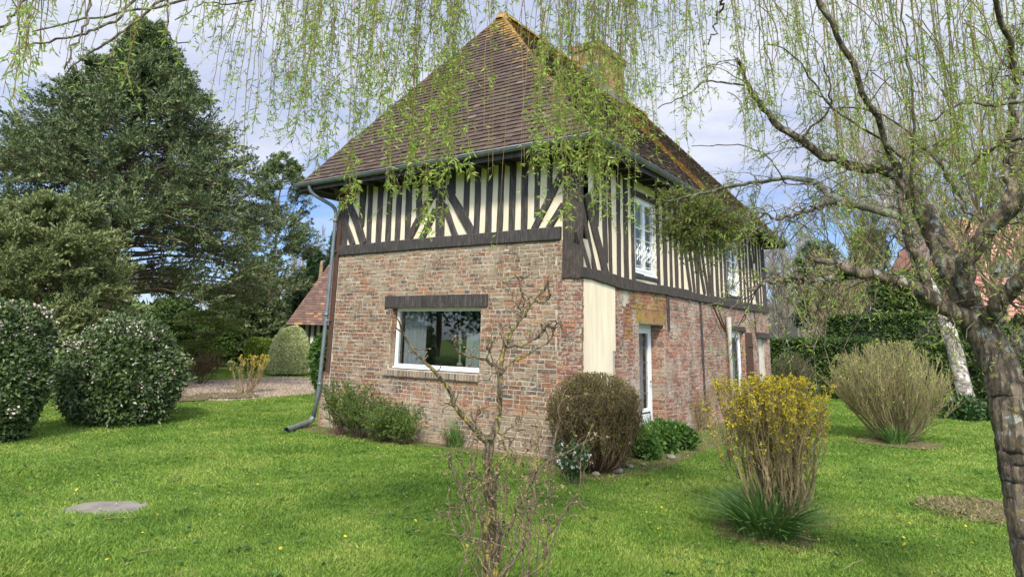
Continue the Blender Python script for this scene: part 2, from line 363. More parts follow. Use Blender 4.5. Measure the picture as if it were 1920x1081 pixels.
M['birch'] = m_bark('birch_bark', (.07, .05, .035), (.42, .37, .31), [(.60, .56, .50)], .52, 8, 5, (1, 1, 2.5))
M['conifer'] = m_leaf('blue_green_needles', [(.028, .048, .016), (.068, .102, .034), (.145, .188, .072), (.26, .305, .135)], .12, .6, nscale=1.5)
M['conifer_sage'] = m_leaf('sage_green_needles', [(.05, .08, .03), (.12, .15, .045), (.22, .255, .095), (.33, .36, .16)], .12, .6, nscale=1.6)
M['conifer_dark'] = m_leaf('dark_green_needles', [(.018, .042, .018), (.04, .08, .03), (.07, .12, .045)], .12, .6, nscale=.7)
M['conbark'] = m_bark('conifer_bark', (.07, .048, .03), (.20, .145, .09))
M['viburnum'] = m_leaf('viburnum_leaf', [(.035, .06, .016), (.065, .105, .03), (.13, .175, .055)], .15, .35, spec=.45)
M['blossom'] = m_leaf('pale_pink_blossom', [(.48, .34, .29), (.62, .53, .45), (.74, .70, .62)], .3, .7)
M['white_fl'] = m_leaf('white_blossom', [(.8, .78, .68), (.85, .84, .8)], .3, .7)
M['privet'] = m_leaf('glossy_hedge_leaf', [(.03, .06, .012), (.06, .11, .02), (.12, .18, .035)], .2, .45, nscale=1.2)
M['hedge'] = m_leaf('dark_hedge_leaf', [(.035, .065, .016), (.065, .115, .025), (.12, .18, .04)], .15, .5, nscale=.6)
M['varieg'] = m_leaf('variegated_leaf', [(.34, .40, .14), (.56, .60, .28), (.74, .74, .46)], .3, .5)
M['lime'] = m_leaf('lime_leaf', [(.15, .23, .03), (.30, .40, .06), (.42, .50, .10)], .3, .5)
M['ivy'] = m_leaf('ivy_leaf', [(.022, .055, .015), (.045, .10, .025), (.08, .15, .035)], .15, .35, spec=.5)
M['herb'] = m_leaf('herb_leaf', [(.045, .10, .02), (.08, .16, .03), (.13, .24, .05)], .3, .45)
M['gold'] = m_leaf('golden_green_needles', [(.05, .08, .02), (.12, .16, .03), (.26, .30, .05)], .2, .5, nscale=2)
M['olive'] = m_leaf('olive_brown_leaf', [(.08, .055, .025), (.13, .11, .03), (.19, .19, .04), (.25, .26, .06)], .2, .6, nscale=2)
M['fresh'] = m_leaf('fresh_leaf', [(.05, .10, .018), (.10, .18, .03), (.18, .27, .05)], .3, .5, nscale=2)
M['yellow'] = m_leaf('yellow_blossom', [(.50, .42, .03), (.66, .52, .03), (.75, .62, .05)], .3, .6)
M['daff'] = m_leaf('daffodil_leaf', [(.06, .13, .035), (.11, .22, .05), (.19, .32, .08)], .2, .45)
M['stem'] = m_bark('tan_stem', (.17, .12, .055), (.38, .29, .15), None, scale=8)
M['stem_brown'] = m_bark('brown_stem', (.065, .042, .028), (.17, .11, .065), None, scale=8)
M['stem_olive'] = m_bark('olive_stem', (.17, .14, .06), (.34, .28, .15), None, scale=8)
M['grey_twig'] = m_bark('grey_twig', (.16, .14, .12), (.30, .26, .21), None, scale=8)
M['redtile'] = m_plain('faded_red_tile', (.46, .22, .16), .9, 9, .2, .3)
M['barnwall'] = m_plain('pale_barn_plaster', (.58, .54, .46), .9, 6, .15, .1)
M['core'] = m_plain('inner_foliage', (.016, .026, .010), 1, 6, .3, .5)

# ------------------------------------------------------------------ ground, path, soil
def sheet(name, poly, z, mat, kind='structure', sub=1, **kw):
    b = MB(); p = np.array(poly, float); c = p.mean(0)
    n = len(p); v = [[c[0], c[1], z]]+[[a[0], a[1], z] for a in p]
    b.add(v, None, [[0, i+1, (i+1) % n+1] for i in range(n)])
    return b.build(name, mat, kind=kind, **kw)
sheet('ground', [(-400, -400), (400, -400), (400, 400), (-400, 400)], 0, M['ground'])
def wob(poly, k=6, amp=.12):
    o = []; n = len(poly)
    for i in range(n):
        a = np.array(poly[i]); b_ = np.array(poly[(i+1) % n])
        for j in range(k): o.append(a+(b_-a)*j/k+rng.normal(0, amp, 2))
    return o
PATH = [tuple(onz(x, y)[:2]) for x, y in ((250, 748), (420, 752), (600, 738), (700, 735), (700, 705), (600, 708), (500, 707), (400, 713), (250, 716))]
sheet('gravel_path', wob(PATH, 6, .1), .006, M['gravel'])
BEDF = [(-5.7, -.05), (-5.8, -.45), (-4.2, -.8), (-2.6, -.4), (-1.2, -.35), (.2, -1.0), (.9, -.9), (1.1, .2), (1.0, 1.7), (1.0, 4.2), (.7, 6), (.5, 11), (0, 11), (-.1, 0)]
sheet('flower_bed_soil', wob(BEDF, 5, .04), .008, M['soil'])
def disc(c, r, n=14): return [(c[0]+r*math.cos(a)*(1+rng.normal(0, .1)), c[1]+r*math.sin(a)*(1+rng.normal(0, .1))) for a in np.arange(n)*2*PI/n]
P_FORS = onz(1437, 1000); P_BUSH = onz(1678, 830)
P_HAZ = at(918, 1150, 4.55); P_HAZ[2] = 0
P_WIL = at(1966, 1165, 5.0); P_WIL[2] = 0
SOILS = []
for nm, c, r in (('soil_patch', P_FORS, .5), ('soil_patch', P_BUSH, .75), ('soil_patch', P_HAZ, .3), ('soil_patch', onz(1840, 955), .5), ('soil_patch', onz(425, 742), .9), ('soil_patch', onz(330, 748), .9)):
    if c is not None: SOILS.append((c[0], c[1], r)); sheet(nm, disc(c, r), .010+.004*len(SOILS), M['soil'])

def inpoly(P, poly):
    x, y = P[:, 0], P[:, 1]; ins = np.zeros(len(P), bool); n = len(poly); j = n-1
    for i in range(n):
        xi, yi = poly[i]; xj, yj = poly[j]
        cnd = ((yi > y) != (yj > y)) & (x < (xj-xi)*(y-yi)/((yj-yi)+1e-12)+xi); ins ^= cnd; j = i
    return ins
SLAB = onz(200, 951)
def vnoise(P, s, seed=0):
    """smooth value noise on 2-D points"""
    r = np.random.default_rng(seed); G = r.random((64, 64)); q = P*s; i = np.floor(q).astype(int); f = q-i; f = f*f*(3-2*f)
    g = lambda a, b: G[a % 64, b % 64]
    return (g(i[:,0], i[:,1])*(1-f[:,0])+g(i[:,0]+1, i[:,1])*f[:,0])*(1-f[:,1])+(g(i[:,0], i[:,1]+1)*(1-f[:,0])+g(i[:,0]+1, i[:,1]+1)*f[:,0])*f[:,1]
def grass():
    # blades sampled by distance: dense and thin near, broader further away
    n = 950000
    u = rng.random(n); D = 3.2*(34/3.2)**(u**1.15); az = rng.uniform(-.80, .80, n)+yaw
    P = np.stack([CAM[0]-np.sin(az)*D, CAM[1]+np.cos(az)*D], 1)
    keep = ~inpoly(P, PATH) & ~(((P[:, 0] > -5.5) & (P[:, 0] < 0) & (P[:, 1] > 0) & (P[:, 1] < 11)))
    bed = inpoly(P, BEDF) | (((P-SLAB[:2])**2 @ np.array([1/.50**2, 1/.33**2])) < 1)
    for cx, cy, r in SOILS: bed |= (P[:, 0]-cx)**2+(P[:, 1]-cy)**2 < (r*.85)**2
    keep &= ~(bed & (rng.random(n) < .55))
    keep &= ~((((P-SLAB[:2]) @ np.array([[math.cos(yaw+.1), -math.sin(yaw+.1)], [math.sin(yaw+.1), math.cos(yaw+.1)]]))**2 @ np.array([1/.36**2, 1/.19**2])) < 1)
    P = P[keep]; D = D[keep]; n = len(P)
    w = .0022+.00062*D; cl = vnoise(P, .8, 1)*.7+vnoise(P, 3.1, 2)*.3
    h = (.012+.021*cl)*rng.uniform(.6, 1.35, n)*(1+.01*D)
    a = rng.uniform(0, 2*PI, n); lean = rng.normal(0, .55, (n, 2))*h[:, None]+ (vnoise(P, .9, 3)[:, None]-.5)*h[:, None]*np.array([1.2, .6])
    base = np.c_[P, np.full(n, .004)]; s = np.c_[np.cos(a)*w, np.sin(a)*w, np.zeros(n)]
    tip = base+np.c_[lean, h]
    b = MB(); b.add(np.stack([base-s, base+s, tip], 1).reshape(-1, 3), None, np.arange(3*n).reshape(-1, 3))
    b.build('lawn_grass', M['grass'], kind='stuff', label='short green lawn grass around the house', category='grass')
    # dandelions / small yellow flowers
    b = MB(); k = 90; xs = rng.uniform(1150, 1900, k); ys = 760+300*rng.random(k)**.8
    xs[:30] = rng.uniform(50, 900, 30); ys[:30] = rng.uniform(840, 1060, 30)
    for x, y in zip(xs, ys):
        c = onz(x, y); r = rng.uniform(.009, .016); th = np.arange(7)*2*PI/7
        z = rng.uniform(.03, .05); tl = rng.normal(0, .3, 2)
        v = [[c[0], c[1], z+.004]]+[[c[0]+r*math.cos(t), c[1]+r*math.sin(t), z+r*(tl[0]*math.cos(t)+tl[1]*math.sin(t))] for t in th]
        b.add(v, None, [[0, i+1, (i+1) % 7+1] for i in range(7)])
    b.build('lawn_flowers', M['yellow'], kind='stuff', label='tiny yellow flowers scattered over the lawn', category='flowers')
grass()
def litter():
    k = 520; D = rng.uniform(3.6, 13, k); az = rng.uniform(-.75, .75, k)+yaw; P = np.c_[CAM[0]-np.sin(az)*D, CAM[1]+np.cos(az)*D, rng.uniform(.02, .035, k)]
    kk = ~((P[:, 0] > -5.6) & (P[:, 0] < .1) & (P[:, 1] > -.1)); P = P[kk]; b = MB(); b.leaves(P, unit(rng.normal(size=(len(P), 3))*np.array([1, 1, .25])), rng.uniform(.02, .06, len(P)), .012)
    Q = []
    for _ in range(60):
        D_ = rng.uniform(4.3, 11); a_ = rng.uniform(-.7, .7)+yaw; p = np.array([CAM[0]-math.sin(a_)*D_, CAM[1]+math.cos(a_)*D_, .03])
        if -5.6 < p[0] < .1 and p[1] > -.2: continue
        t = np.linspace(0, 1, 6)[:, None]; dd = rng.normal(size=3)*np.array([1, 1, .05]); dd /= np.linalg.norm(dd); Q.append(p+dd*t*rng.uniform(.06, .35)+np.c_[rng.normal(0, .006, (6, 2)), np.zeros(6)])
    b.tubes(np.array(Q), np.full((len(Q), 6), .0022), 4)
    b.build('lawn_litter', M['stem'], kind='stuff', label='dead leaves and thin fallen twigs lying in the lawn', category='litter')
    b = MB(); n = 420
    for _ in range(n):
        D_ = rng.uniform(3.8, 12); a_ = rng.uniform(-.75, .75)+yaw; c = np.array([CAM[0]-math.sin(a_)*D_, CAM[1]+math.cos(a_)*D_, .018])
        if -5.6 < c[0] < .1 and c[1] > -.2: continue
        m_ = rng.integers(5, 12); th = rng.uniform(0, 2*PI, m_); b.leaves(np.repeat(c[None], m_, 0)+rng.normal(0, .02, (m_, 3))*np.array([1, 1, .2]), np.c_[np.cos(th), np.sin(th), rng.uniform(.1, .6, m_)], rng.uniform(.03, .065, m_), .022, np.tile([0, 0, 1.], (m_, 1)))
    b.build('lawn_weeds', M['herb'], kind='stuff', label='small broad leaved weeds growing in the lawn', category='weeds')
litter()
# pebbles on the path
b = MB(); k = 9000; lo = np.min(PATH, 0); hi = np.max(PATH, 0); P = rng.uniform(lo, hi, (k, 2)); P = P[inpoly(P, PATH)]
n = len(P); s_ = rng.uniform(.02, .05, n)
dirs = np.array([[1, 0, 0], [0, 1, 0], [-1, 0, 0], [0, -1, 0], [0, 0, 1]], float)
V = np.c_[P, np.full(n, .006)][:, None, :]+dirs[None]*s_[:, None, None]*rng.uniform(.6, 1.2, (n, 5, 1))
f = np.array([[0, 1, 4], [1, 2, 4], [2, 3, 4], [3, 0, 4]]); b.add(V.reshape(-1, 3), None, (np.arange(n)[:, None, None]*5+f).reshape(-1, 3))
b.build('path_gravel', m_leaf('pebbles', [(.17, .13, .095), (.27, .21, .155), (.38, .31, .24)], 0, .9), kind='stuff', label='loose gravel on the driveway', category='gravel')

# cement slab in the lawn
b = MB(); pl = [(-.37+rng.normal(0, .01), -.13), (-.35, -.19), (-.2, -.225), (-.05, -.21), (.12, -.235), (.28, -.21), (.34, -.15), (.37, -.02), (.36, .10), (.30, .19), (.14, .22), (-.02, .205), (-.16, .215), (-.28, .16), (-.36, .04)]
rot = yaw+.1; pl = [(SLAB[0]+x*math.cos(rot)-y*math.sin(rot), SLAB[1]+x*math.sin(rot)+y*math.cos(rot)) for x, y in pl]; n = len(pl)
b.add([[x, y, .0] for x, y in pl]+[[SLAB[0]+(x-SLAB[0])*.97, SLAB[1]+(y-SLAB[1])*.97, .012+rng.normal(0, .003)] for x, y in pl], [[i, (i+1) % n, n+(i+1) % n, n+i] for i in range(n)], [[n, n+i, n+i+1] for i in range(1, n-1)])
b.build('concrete_slab', M['cement'], label='grey worn concrete slab sunk in the lawn at the left', category='slab')

# ------------------------------------------------------------------ HOUSE
XL, YB = -5.45, 11.1
HOUSE = thing('half_timbered_house', 'two storey brick and timber framed house with steep brown tiled roof', 'house')
def frame_uv(origin, U, Nn):
    o = np.array(origin, float); U = np.array(U, float); Nn = np.array(Nn, float)
    return lambda u, z, d: o+np.multiply.outer(u, U)+np.multiply.outer(z, [0, 0, 1.])+np.multiply.outer(d, Nn)
def slab_holes(b, T, u0, u1, z0, z1, holes, thick):
    us = sorted({u0, u1, *[h[0] for h in holes], *[h[1] for h in holes]}); zs = sorted({z0, z1, *[h[2] for h in holes], *[h[3] for h in holes]})
    us = [u for u in us if u0 <= u <= u1]; zs = [z for z in zs if z0 <= z <= z1]
    def solid(i, j):
        if i < 0 or j < 0 or i >= len(us)-1 or j >= len(zs)-1: return None
        cu, cz = (us[i]+us[i+1])/2, (zs[j]+zs[j+1])/2
        return not any(h[0] < cu < h[1] and h[2] < cz < h[3] for h in holes)
    for i in range(len(us)-1):
        for j in range(len(zs)-1):
            if not solid(i, j): continue
            a, c, e, g = us[i], us[i+1], zs[j], zs[j+1]
            b.quad(T(a, e, 0), T(c, e, 0), T(c, g, 0), T(a, g, 0)); b.quad(T(c, e, -thick), T(a, e, -thick), T(a, g, -thick), T(c, g, -thick))
            for (di, dj, p, q) in ((-1, 0, (a, e), (a, g)), (1, 0, (c, g), (c, e)), (0, -1, (c, e), (a, e)), (0, 1, (a, g), (c, g))):
                if solid(i+di, j+dj) is not True: b.quad(T(*p, 0), T(*p, -thick), T(*q, -thick), T(*q, 0))
def bricks(b, T, u0, u1, z0, z1, holes, pitch=.068, off=.006, lens=(.205, .10), flip=1, edge=None, soldier=None):
    """individual bricks standing a few mm out of the mortar; clipped to openings"""
    V = []; k = 0; z = z0
    while z < z1-.02:
        h = min(pitch-.0165, z1-z); u = u0-(rng.uniform(0, .2))
        row = rng.random() < .5
        while u < u1:
            Lb = (lens[0] if rng.random() < (.72 if row else .38) else lens[1])*rng.uniform(.93, 1.05)
            a, c = max(u, u0), min(u+Lb, u1); u += Lb+.0165
            segs = [(a, c)]
            for hu0, hu1, hz0, hz1 in holes:
                if z+h > hz0+.01 and z < hz1-.01:
                    ns = []
                    for p, q in segs:
                        if q <= hu0 or p >= hu1: ns.append((p, q)); continue
                        if p < hu0: ns.append((p, hu0))
                        if q > hu1: ns.append((hu1, q))
                    segs = ns
            for p, q in segs:
                if q-p < .03: continue
                o = off+rng.uniform(-.003, .004); zz = z+rng.normal(0, .0015)
                V.append([T(p, zz, -.01), T(q, zz, -.01), T(q, zz, o), T(p, zz, o), T(p, zz+h, -.01), T(q, zz+h, -.01), T(q, zz+h, o), T(p, zz+h, o)])
        z += pitch; k += 1
    V = np.array(V)+rng.normal(0, .0024, (len(V), 8, 3)); b.boxes(V); return len(V)
def reveal_bricks(b, T, u, du, z0, z1, depth, sgn):
    """bricks lining the side of an opening at u, running inwards"""
    V = []; z = z0; k = 0
    while z < z1-.03:
        h = min(.054, z1-z); s = -.006; L1 = depth*(.95 if k % 2 else .5)
        for a, c in (((s, -L1),) if k % 2 else ((s, -L1), (-L1-.012, -depth))):
            o = u+sgn*rng.uniform(.004, .009)
            V.append([T(u-sgn*.01, z, a), T(o, z, a), T(o, z, c), T(u-sgn*.01, z, c), T(u-sgn*.01, z+h, a), T(o, z+h, a), T(o, z+h, c), T(u-sgn*.01, z+h, c)])
        z += .066; k += 1
    b.boxes(np.array(V)+rng.normal(0, .0012, (len(V), 8, 3)))
TF = frame_uv((0, 0, 0), (1, 0, 0), (0, -1, 0))       # front wall: u = x
TR = frame_uv((0, 0, 0), (0, 1, 0), (1, 0, 0))        # right wall: u = y
TL = frame_uv((XL, 0, 0), (0, 1, 0), (-1, 0, 0))
TB = frame_uv((0, YB, 0), (1, 0, 0), (0, 1, 0))
WIN = (-3.90, -1.87, 1.13, 2.20)
D1 = (2.07, 3.22, .05, 2.02); D2 = (7.35, 8.55, .05, 2.02); NI = (9.85, 10.45, .55, 1.88)
ZT_F, ZT_R = 3.23, 2.62
# masonry
b = MB(); slab_holes(b, TF, XL, 0, 0, ZT_F, [WIN], .32); slab_holes(b, TR, .32, YB, 0, ZT_R, [D1, D2, NI], .32)
slab_holes(b, TL, .32, YB, 0, ZT_R, [], .32); slab_holes(b, TB, XL+.32, -.32, 0, ZT_R, [], .32)
wall = b.build('brick_wall', M['mortar'], HOUSE, label='weathered brick ground floor wall')
b = MB(); bricks(b, TF, XL+.02, -.42, .60, ZT_F, [WIN, (-.42, .1, 2.6, 4)]); reveal_bricks(b, TF, WIN[0], 0, WIN[2]+.02, WIN[3], .14, 1)
bricks(b, TF, -.42, -.20, 2.63, ZT_F, [WIN])
b.build('front_brickwork', M['brick'], wall)
# the redder quoin at the corner, standing slightly proud
b = MB(); bricks(b, TF, -.41, .004, .60, 2.62, [], off=.012); bricks(b, TR, .004, .05, .60, 2.60, [], off=.012, lens=(.3, .3))
b.build('corner_quoin', M['brick_side'], wall)
b = MB(); lo_h = [D1, D2, NI]
bricks(b, TR, 1.12, YB, .0, ZT_R-.04, [D1, D2, NI, (1.96, 3.34, 2.02, 2.30), (1.44, 1.64, 2.1, 2.7)])
reveal_bricks(b, TR, D1[1], 0, .1, D1[3], .26, -1); reveal_bricks(b, TR, D2[1], 0, .1, D2[3], .26, -1)
b.build('side_brickwork', M['brick_side'], wall)
# soldier course over the door with lichen
b = MB(); V = []; u = 1.96
while u < 3.34:
    o = .008+rng.uniform(-.002, .003); V.append([TR(u, 2.035, -.01), TR(u+.054, 2.035, -.01), TR(u+.054, 2.035, o), TR(u, 2.035, o), TR(u, 2.26, -.01), TR(u+.054, 2.26, -.01), TR(u+.054, 2.26, o), TR(u, 2.26, o)]); u += .066
b.boxes(np.array(V)+rng.normal(0, .0015, (len(V), 8, 3))); bricks(b, TR, 1.70, 3.34, 2.272, 2.58, [], off=.011); bricks(b, TR, 1.45, 1.8, 1.75, 2.28, [], off=.011)
b.build('door_arch', M['brick_lichen'], wall)
# plinth
b = MB(); b.box((XL-.16, -.055, 0), (0.05, 0, .585)); b.box((XL-.2, -.02, .585), (XL-.002, .3, .98)); b.box((0.002, 0.002, 0), (.05, 1.10, .30))
b.box((XL-.16, 0, 0), (XL-.002, .3, .584))
pl_ = b.build('plinth', M['mortar'], HOUSE, label='pale limewashed brick plinth')
TP = frame_uv((0, -.055, 0), (1, 0, 0), (0, -1, 0)); TP2 = frame_uv((0, -.02, 0), (1, 0, 0), (0, -1, 0)); TPr = frame_uv((.05, 0, 0), (0, 1, 0), (1, 0, 0))
b = MB(); bricks(b, TP, XL-.16, .05, .0, .55, []); bricks(b, TP2, XL-.2, XL, .60, .98, []); b2 = b
V = []; u = XL-.15
while u < 0.03:
    V.append([TP(u, .55, -.06), TP(u+.20, .55, -.06), TP(u+.20, .55, .012), TP(u, .55, .012), TP(u, .612, -.06), TP(u+.2, .612, -.06), TP(u+.2, .596, .010), TP(u, .596, .010)]); u += .212
b.boxes(np.array(V)+rng.normal(0, .0025, (len(V), 8, 3)))
b.build('plinth_bricks', M['brick'], pl_)
# plaster panel on the right-hand wall
b = MB(); b.box((0.0, .055, .31), (.012, 1.02, 2.64)); b.box((0.0, 1.0205, 1.55), (.012, 1.13, 2.60))
b.build('plaster_panel', M['plaster'], HOUSE, label='cream rendered patch beside the corner')
# upper storey plaster
W1 = (2.00, 2.98, 2.90, 4.28); W2 = (7.42, 8.42, 2.90, 4.28)
b = MB(); slab_holes(b, frame_uv((0, .03, 0), (1, 0, 0), (0, -1, 0)), XL, -.03, ZT_F, 4.85, [], .25)
slab_holes(b, frame_uv((-.03, 0, 0), (0, 1, 0), (1, 0, 0)), .035, YB, ZT_R, 4.85, [W1, W2], .25)
slab_holes(b, frame_uv((XL+.03, 0, 0), (0, 1, 0), (-1, 0, 0)), .3, YB, ZT_R, 4.85, [], .25); slab_holes(b, frame_uv((0, YB-.03, 0), (1, 0, 0), (0, 1, 0)), XL+.3, -.3, ZT_R, 4.85, [], .25)
b.build('plaster_wall', M['plaster'], HOUSE)
b = MB(); b.box((XL+.33, .33, 2.45), (-.33, YB-.33, 2.60)); b.box((XL+.33, 4.2, .0), (-.33, 4.3, 2.44)); b.box((-2.2, .34, 2.61), (-2.1, YB-.4, 4.8)); b.box((XL+.02, .3, 4.86), (-.04, YB-.1, 4.9)); b.box((XL+.33, .33, .02), (-.33, YB-.33, .06))
b.build('interior', M['dark'], HOUSE)

# ---- timbers
def timber(name, pts, w, T=None, thick=.045, mat='timber', base=-.02, wj=.06, label=None, parent=None):
    """pts: [(u,z),...] in the wall plane T, width w (or list), standing out by thick"""
    p = np.array(pts, float); w = np.broadcast_to(np.array(w, float), (len(p),))
    # resample
    seg = np.r_[0, np.cumsum(np.hypot(*np.diff(p, axis=0).T))]; m_ = max(5, int(seg[-1]/.11)); s = np.linspace(0, seg[-1], m_)
    q = np.c_[np.interp(s, seg, p[:, 0]), np.interp(s, seg, p[:, 1])]; ww = np.interp(s, seg, w)
    if len(p) > 2:
        for _ in range(3): q[1:-1] = (q[:-2]+2*q[1:-1]+q[2:])/4
    t = np.gradient(q, axis=0); t /= np.linalg.norm(t, axis=1, keepdims=True); nn = np.c_[-t[:, 1], t[:, 0]]
    r = lambda a: rng.normal(0, a, m_)
    sm = lambda x: np.convolve(np.pad(x, 1, 'edge'), [.3, .4, .3], 'valid')
    L = q+nn*(ww*.5*(1+sm(r(wj))))[:, None]; R_ = q-nn*(ww*.5*(1+sm(r(wj))))[:, None]
    bev = np.minimum(.012, ww*.15)[:, None]
    d = thick+sm(r(.004)); db = d-.010
    rings = [T(L[:, 0], L[:, 1], np.full(m_, base)), T(L[:, 0], L[:, 1], db), T((L-nn*bev)[:, 0], (L-nn*bev)[:, 1], d), T((R_+nn*bev)[:, 0], (R_+nn*bev)[:, 1], d), T(R_[:, 0], R_[:, 1], db), T(R_[:, 0], R_[:, 1], np.full(m_, base))]
    V = np.stack(rings, 1); b = MB(); K = 6; f = []
    for i in range(m_-1):
        for k in range(K): f.append([i*K+k, i*K+(k+1) % K, (i+1)*K+(k+1) % K, (i+1)*K+k])
    f += [[0, 1, 4, 5], [1, 2, 3, 4]]; e = (m_-1)*K; f += [[e+5, e+4, e+1, e], [e+4, e+3, e+2, e+1]]
    b.add(V.reshape(-1, 3), f)
    return b.build(name, M[mat], parent or HOUSE, **({'label': label} if label else {}))
TFu = frame_uv((0, .03, 0), (1, 0, 0), (0, -1, 0)); TRu = frame_uv((-.03, 0, 0), (0, 1, 0), (1, 0, 0))
def f8(x, y): p = ony(600+x/3.84, 260+y/3.84); return (p[0], p[2])
ZB, ZT = 3.42, 4.74
def stud8(a, c, w, to_beam=True, top=True):
    p, q = f8(*a), f8(*c)
    if top: k = (ZT-p[1])/(q[1]-p[1]+1e-9); p = (p[0]+(q[0]-p[0])*k*.3, ZT)
    if to_beam: q = (q[0], ZB)
    ww = abs(f8(a[0]+w, a[1])[0]-f8(*a)[0])
    timber('stud', [p, q], ww*rng.uniform(.9, 1.05), TFu, .036, wj=.09)
for a, c, w, tb in (((250, 310), (222, 470), 48, 0), ((315, 290), (292, 630), 38, 0), ((365, 290), (345, 745), 32, 1), ((440, 265), (415, 745), 36, 1), ((508, 260), (482, 740), 36, 1),
                    ((575, 250), (550, 735), 35, 1), ((640, 240), (625, 725), 38, 1), ((715, 230), (708, 560), 40, 0), ((795, 215), (792, 400), 36, 0), ((950, 190), (948, 400), 42, 0),
                    ((1060, 160), (1048, 560), 38, 0), ((1140, 150), (1122, 685), 38, 1), ((1225, 130), (1205, 680), 38, 1), ((1308, 120), (1287, 675), 42, 1), ((1390, 110), (1375, 668), 42, 1),
                    ((1475, 100), (1465, 660), 42, 1), ((1565, 90), (1557, 560), 38, 0), ((1655, 80), (1648, 400), 36, 0)):
    stud8(a, c, w, tb)
def brace8(pts, w):
    P = [f8(*p) for p in pts]; ww = abs(f8(pts[0][0]+w, pts[0][1])[0]-P[0][0])
    timber('brace', P, ww*.86, TFu, .046, wj=.09)
brace8([(150, 540), (195, 650), (235, 765)], 34); brace8([(200, 470), (260, 590), (312, 755)], 46); brace8([(850, 330), (740, 520), (630, 735)], 52)
brace8([(830, 510), (790, 600), (765, 640), (730, 720)], 46); brace8([(890, 480), (935, 590), (975, 710)], 40); brace8([(905, 350), (1000, 510), (1105, 700)], 56)
brace8([(1750, 230), (1650, 430), (1535, 655)], 56); brace8([(1750, 470), (1645, 645)], 46)
timber('post', [f8(872, 150), f8(858, 712)], .20, TFu, .034)
timber('post', [(-.18, 2.63), (-.18, 3.4), (-.17, 4.1), (-.19, 4.75)], [.29, .25, .27, .30], TFu, .07, 'oak', -.1, .05, label='thick weathered oak corner post')
timber('post', [(XL+.085, 3.22), (XL+.085, 4.75)], .15, TFu, .032)
timber('bressummer', [(XL+.0, 3.325), (-3, 3.335), (-.36, 3.325)], [.20, .20, .21], frame_uv((0, 0, 0), (1, 0, 0), (0, -1, 0)), .045, 'timber', -.02, .03, label='heavy cracked horizontal beam above the front brickwork')
b = MB(); b.box((XL-.13, -.01, .985), (XL-.012, .16, 4.7), jit=.002); b.build('post', M['brownpost'], HOUSE, label='brown timber corner post behind the downpipe')
# corner post side face
timber('post', [(.00, 2.62), (.005, 3.5), (.00, 4.75)], [.10, .09, .10], TRu, .045, 'oak', -.1, .05)
timber('sill_beam', [(-.05, 2.71), (.6, 2.70), (1.6, 2.64), (2.6, 2.66), (4.2, 2.68), (5.5, 2.65), (7, 2.67), (9, 2.66), (11.1, 2.67)], [.15, .19, .2, .15, .2, .16, .21, .19, .19], frame_uv((0, 0, 0), (0, 1, 0), (1, 0, 0)), .05, 'oak', -.02, .09, label='uneven old beam along the side wall')
def r9(x, y): p = onx(1060+x/3.6025, 240+y/3.6025); return (p[1], p[2])
def rst(pts, w, name='stud', mat='oak'):
    P = [r9(*p) for p in pts]; ww = abs(r9(pts[0][0]+w, pts[0][1])[0]-P[0][0]); timber(name, P, ww, TRu, .034, mat, -.02, .09)
rst([(88, 690), (120, 800), (172, 980)], 28, 'brace'); rst([(108, 470), (150, 700), (215, 1000)], 24, 'brace'); rst([(150, 440), (190, 640), (240, 820), (285, 1010)], 40, 'brace')
for a, c, w in (((217, 250), (215, 660), 30), ((262, 240), (280, 910), 24), ((298, 250), (314, 1010), 14)): rst([a, c], w)
def vs(Y, w, z0=2.74, z1=4.75, dy=0, mat='oak', name='stud'): timber(name, [(Y+dy, z1), (Y+dy*.4, (z0+z1)/2), (Y, z0)], w, TRu, .032, mat, -.02, .08)
vs(1.35, .12); vs(1.64, .15, 2.12, 4.75); vs(1.93, .10)
for Y, w, dy in ((3.08, .12, 0), (3.42, .15, 0), (3.72, .09, .03), (4.02, .14, 0), (4.35, .10, -.05), (6.25, .13, .05), (6.62, .15, 0), (6.95, .12, .03), (7.28, .14, 0), (8.55, .15, 0), (8.9, .10, .03), (9.2, .12, 0), (9.5, .11, .08), (10.2, .12, 0), (10.5, .1, .03), (10.8, .11, 0)): vs(Y, w, dy=dy)
vs(5.28, .17, name='post')
for p in ([(4.55, 4.7), (4.8, 3.8), (5.05, 2.76)], [(4.95, 4.7), (5.1, 3.9), (5.22, 3.2)], [(4.5, 3.9), (4.62, 3.3), (4.8, 2.76)], [(5.4, 4.6), (5.6, 3.7), (5.95, 2.76)], [(5.35, 3.8), (5.5, 3.2), (5.7, 2.76)], [(5.8, 4.7), (5.95, 3.8), (6.1, 2.76)], [(9.55, 4.6), (9.8, 3.6), (10.1, 2.76)], [(9.85, 4.7), (10.0, 3.9)]):
    timber('brace', p, .11, TRu, .036, 'oak', -.02, .09)
vs(11.02, .14, 2.6, name='post')
for w_ in (W1, W2):
    timber('rail', [(w_[0]-.02, 4.34), (w_[1]+.05, 4.34)], .11, TRu, .03); timber('rail', [(w_[0]-.02, 2.85), (w_[1]+.02, 2.85)], .10, TRu, .03)
timber('rail', [(2.0, 4.62), (2.98, 4.62)], .08, TRu, .03)
TRb = frame_uv((0, 0, 0), (0, 1, 0), (1, 0, 0))
timber('post', [(3.42, 2.58), (3.43, 2.2), (3.46, 1.92)], [.13, .12, .09], TRb, .03, 'oak', label='rotten post stub in the brickwork right of the door')
timber('post', [(5.30, 2.60), (5.33, 1.7), (5.38, .55)], [.10, .13, .10], TRb, .024, 'oak', label='thin dark post let into the side brickwork')
timber('post', [(9.62, 2.55), (9.64, 1.95)], .10, TRb, .024, 'oak')
timber('lintel', [(9.66, 1.95), (10.75, 1.95)], .15, TRb, .09, 'oak', label='dark stone block over the walled-up opening')
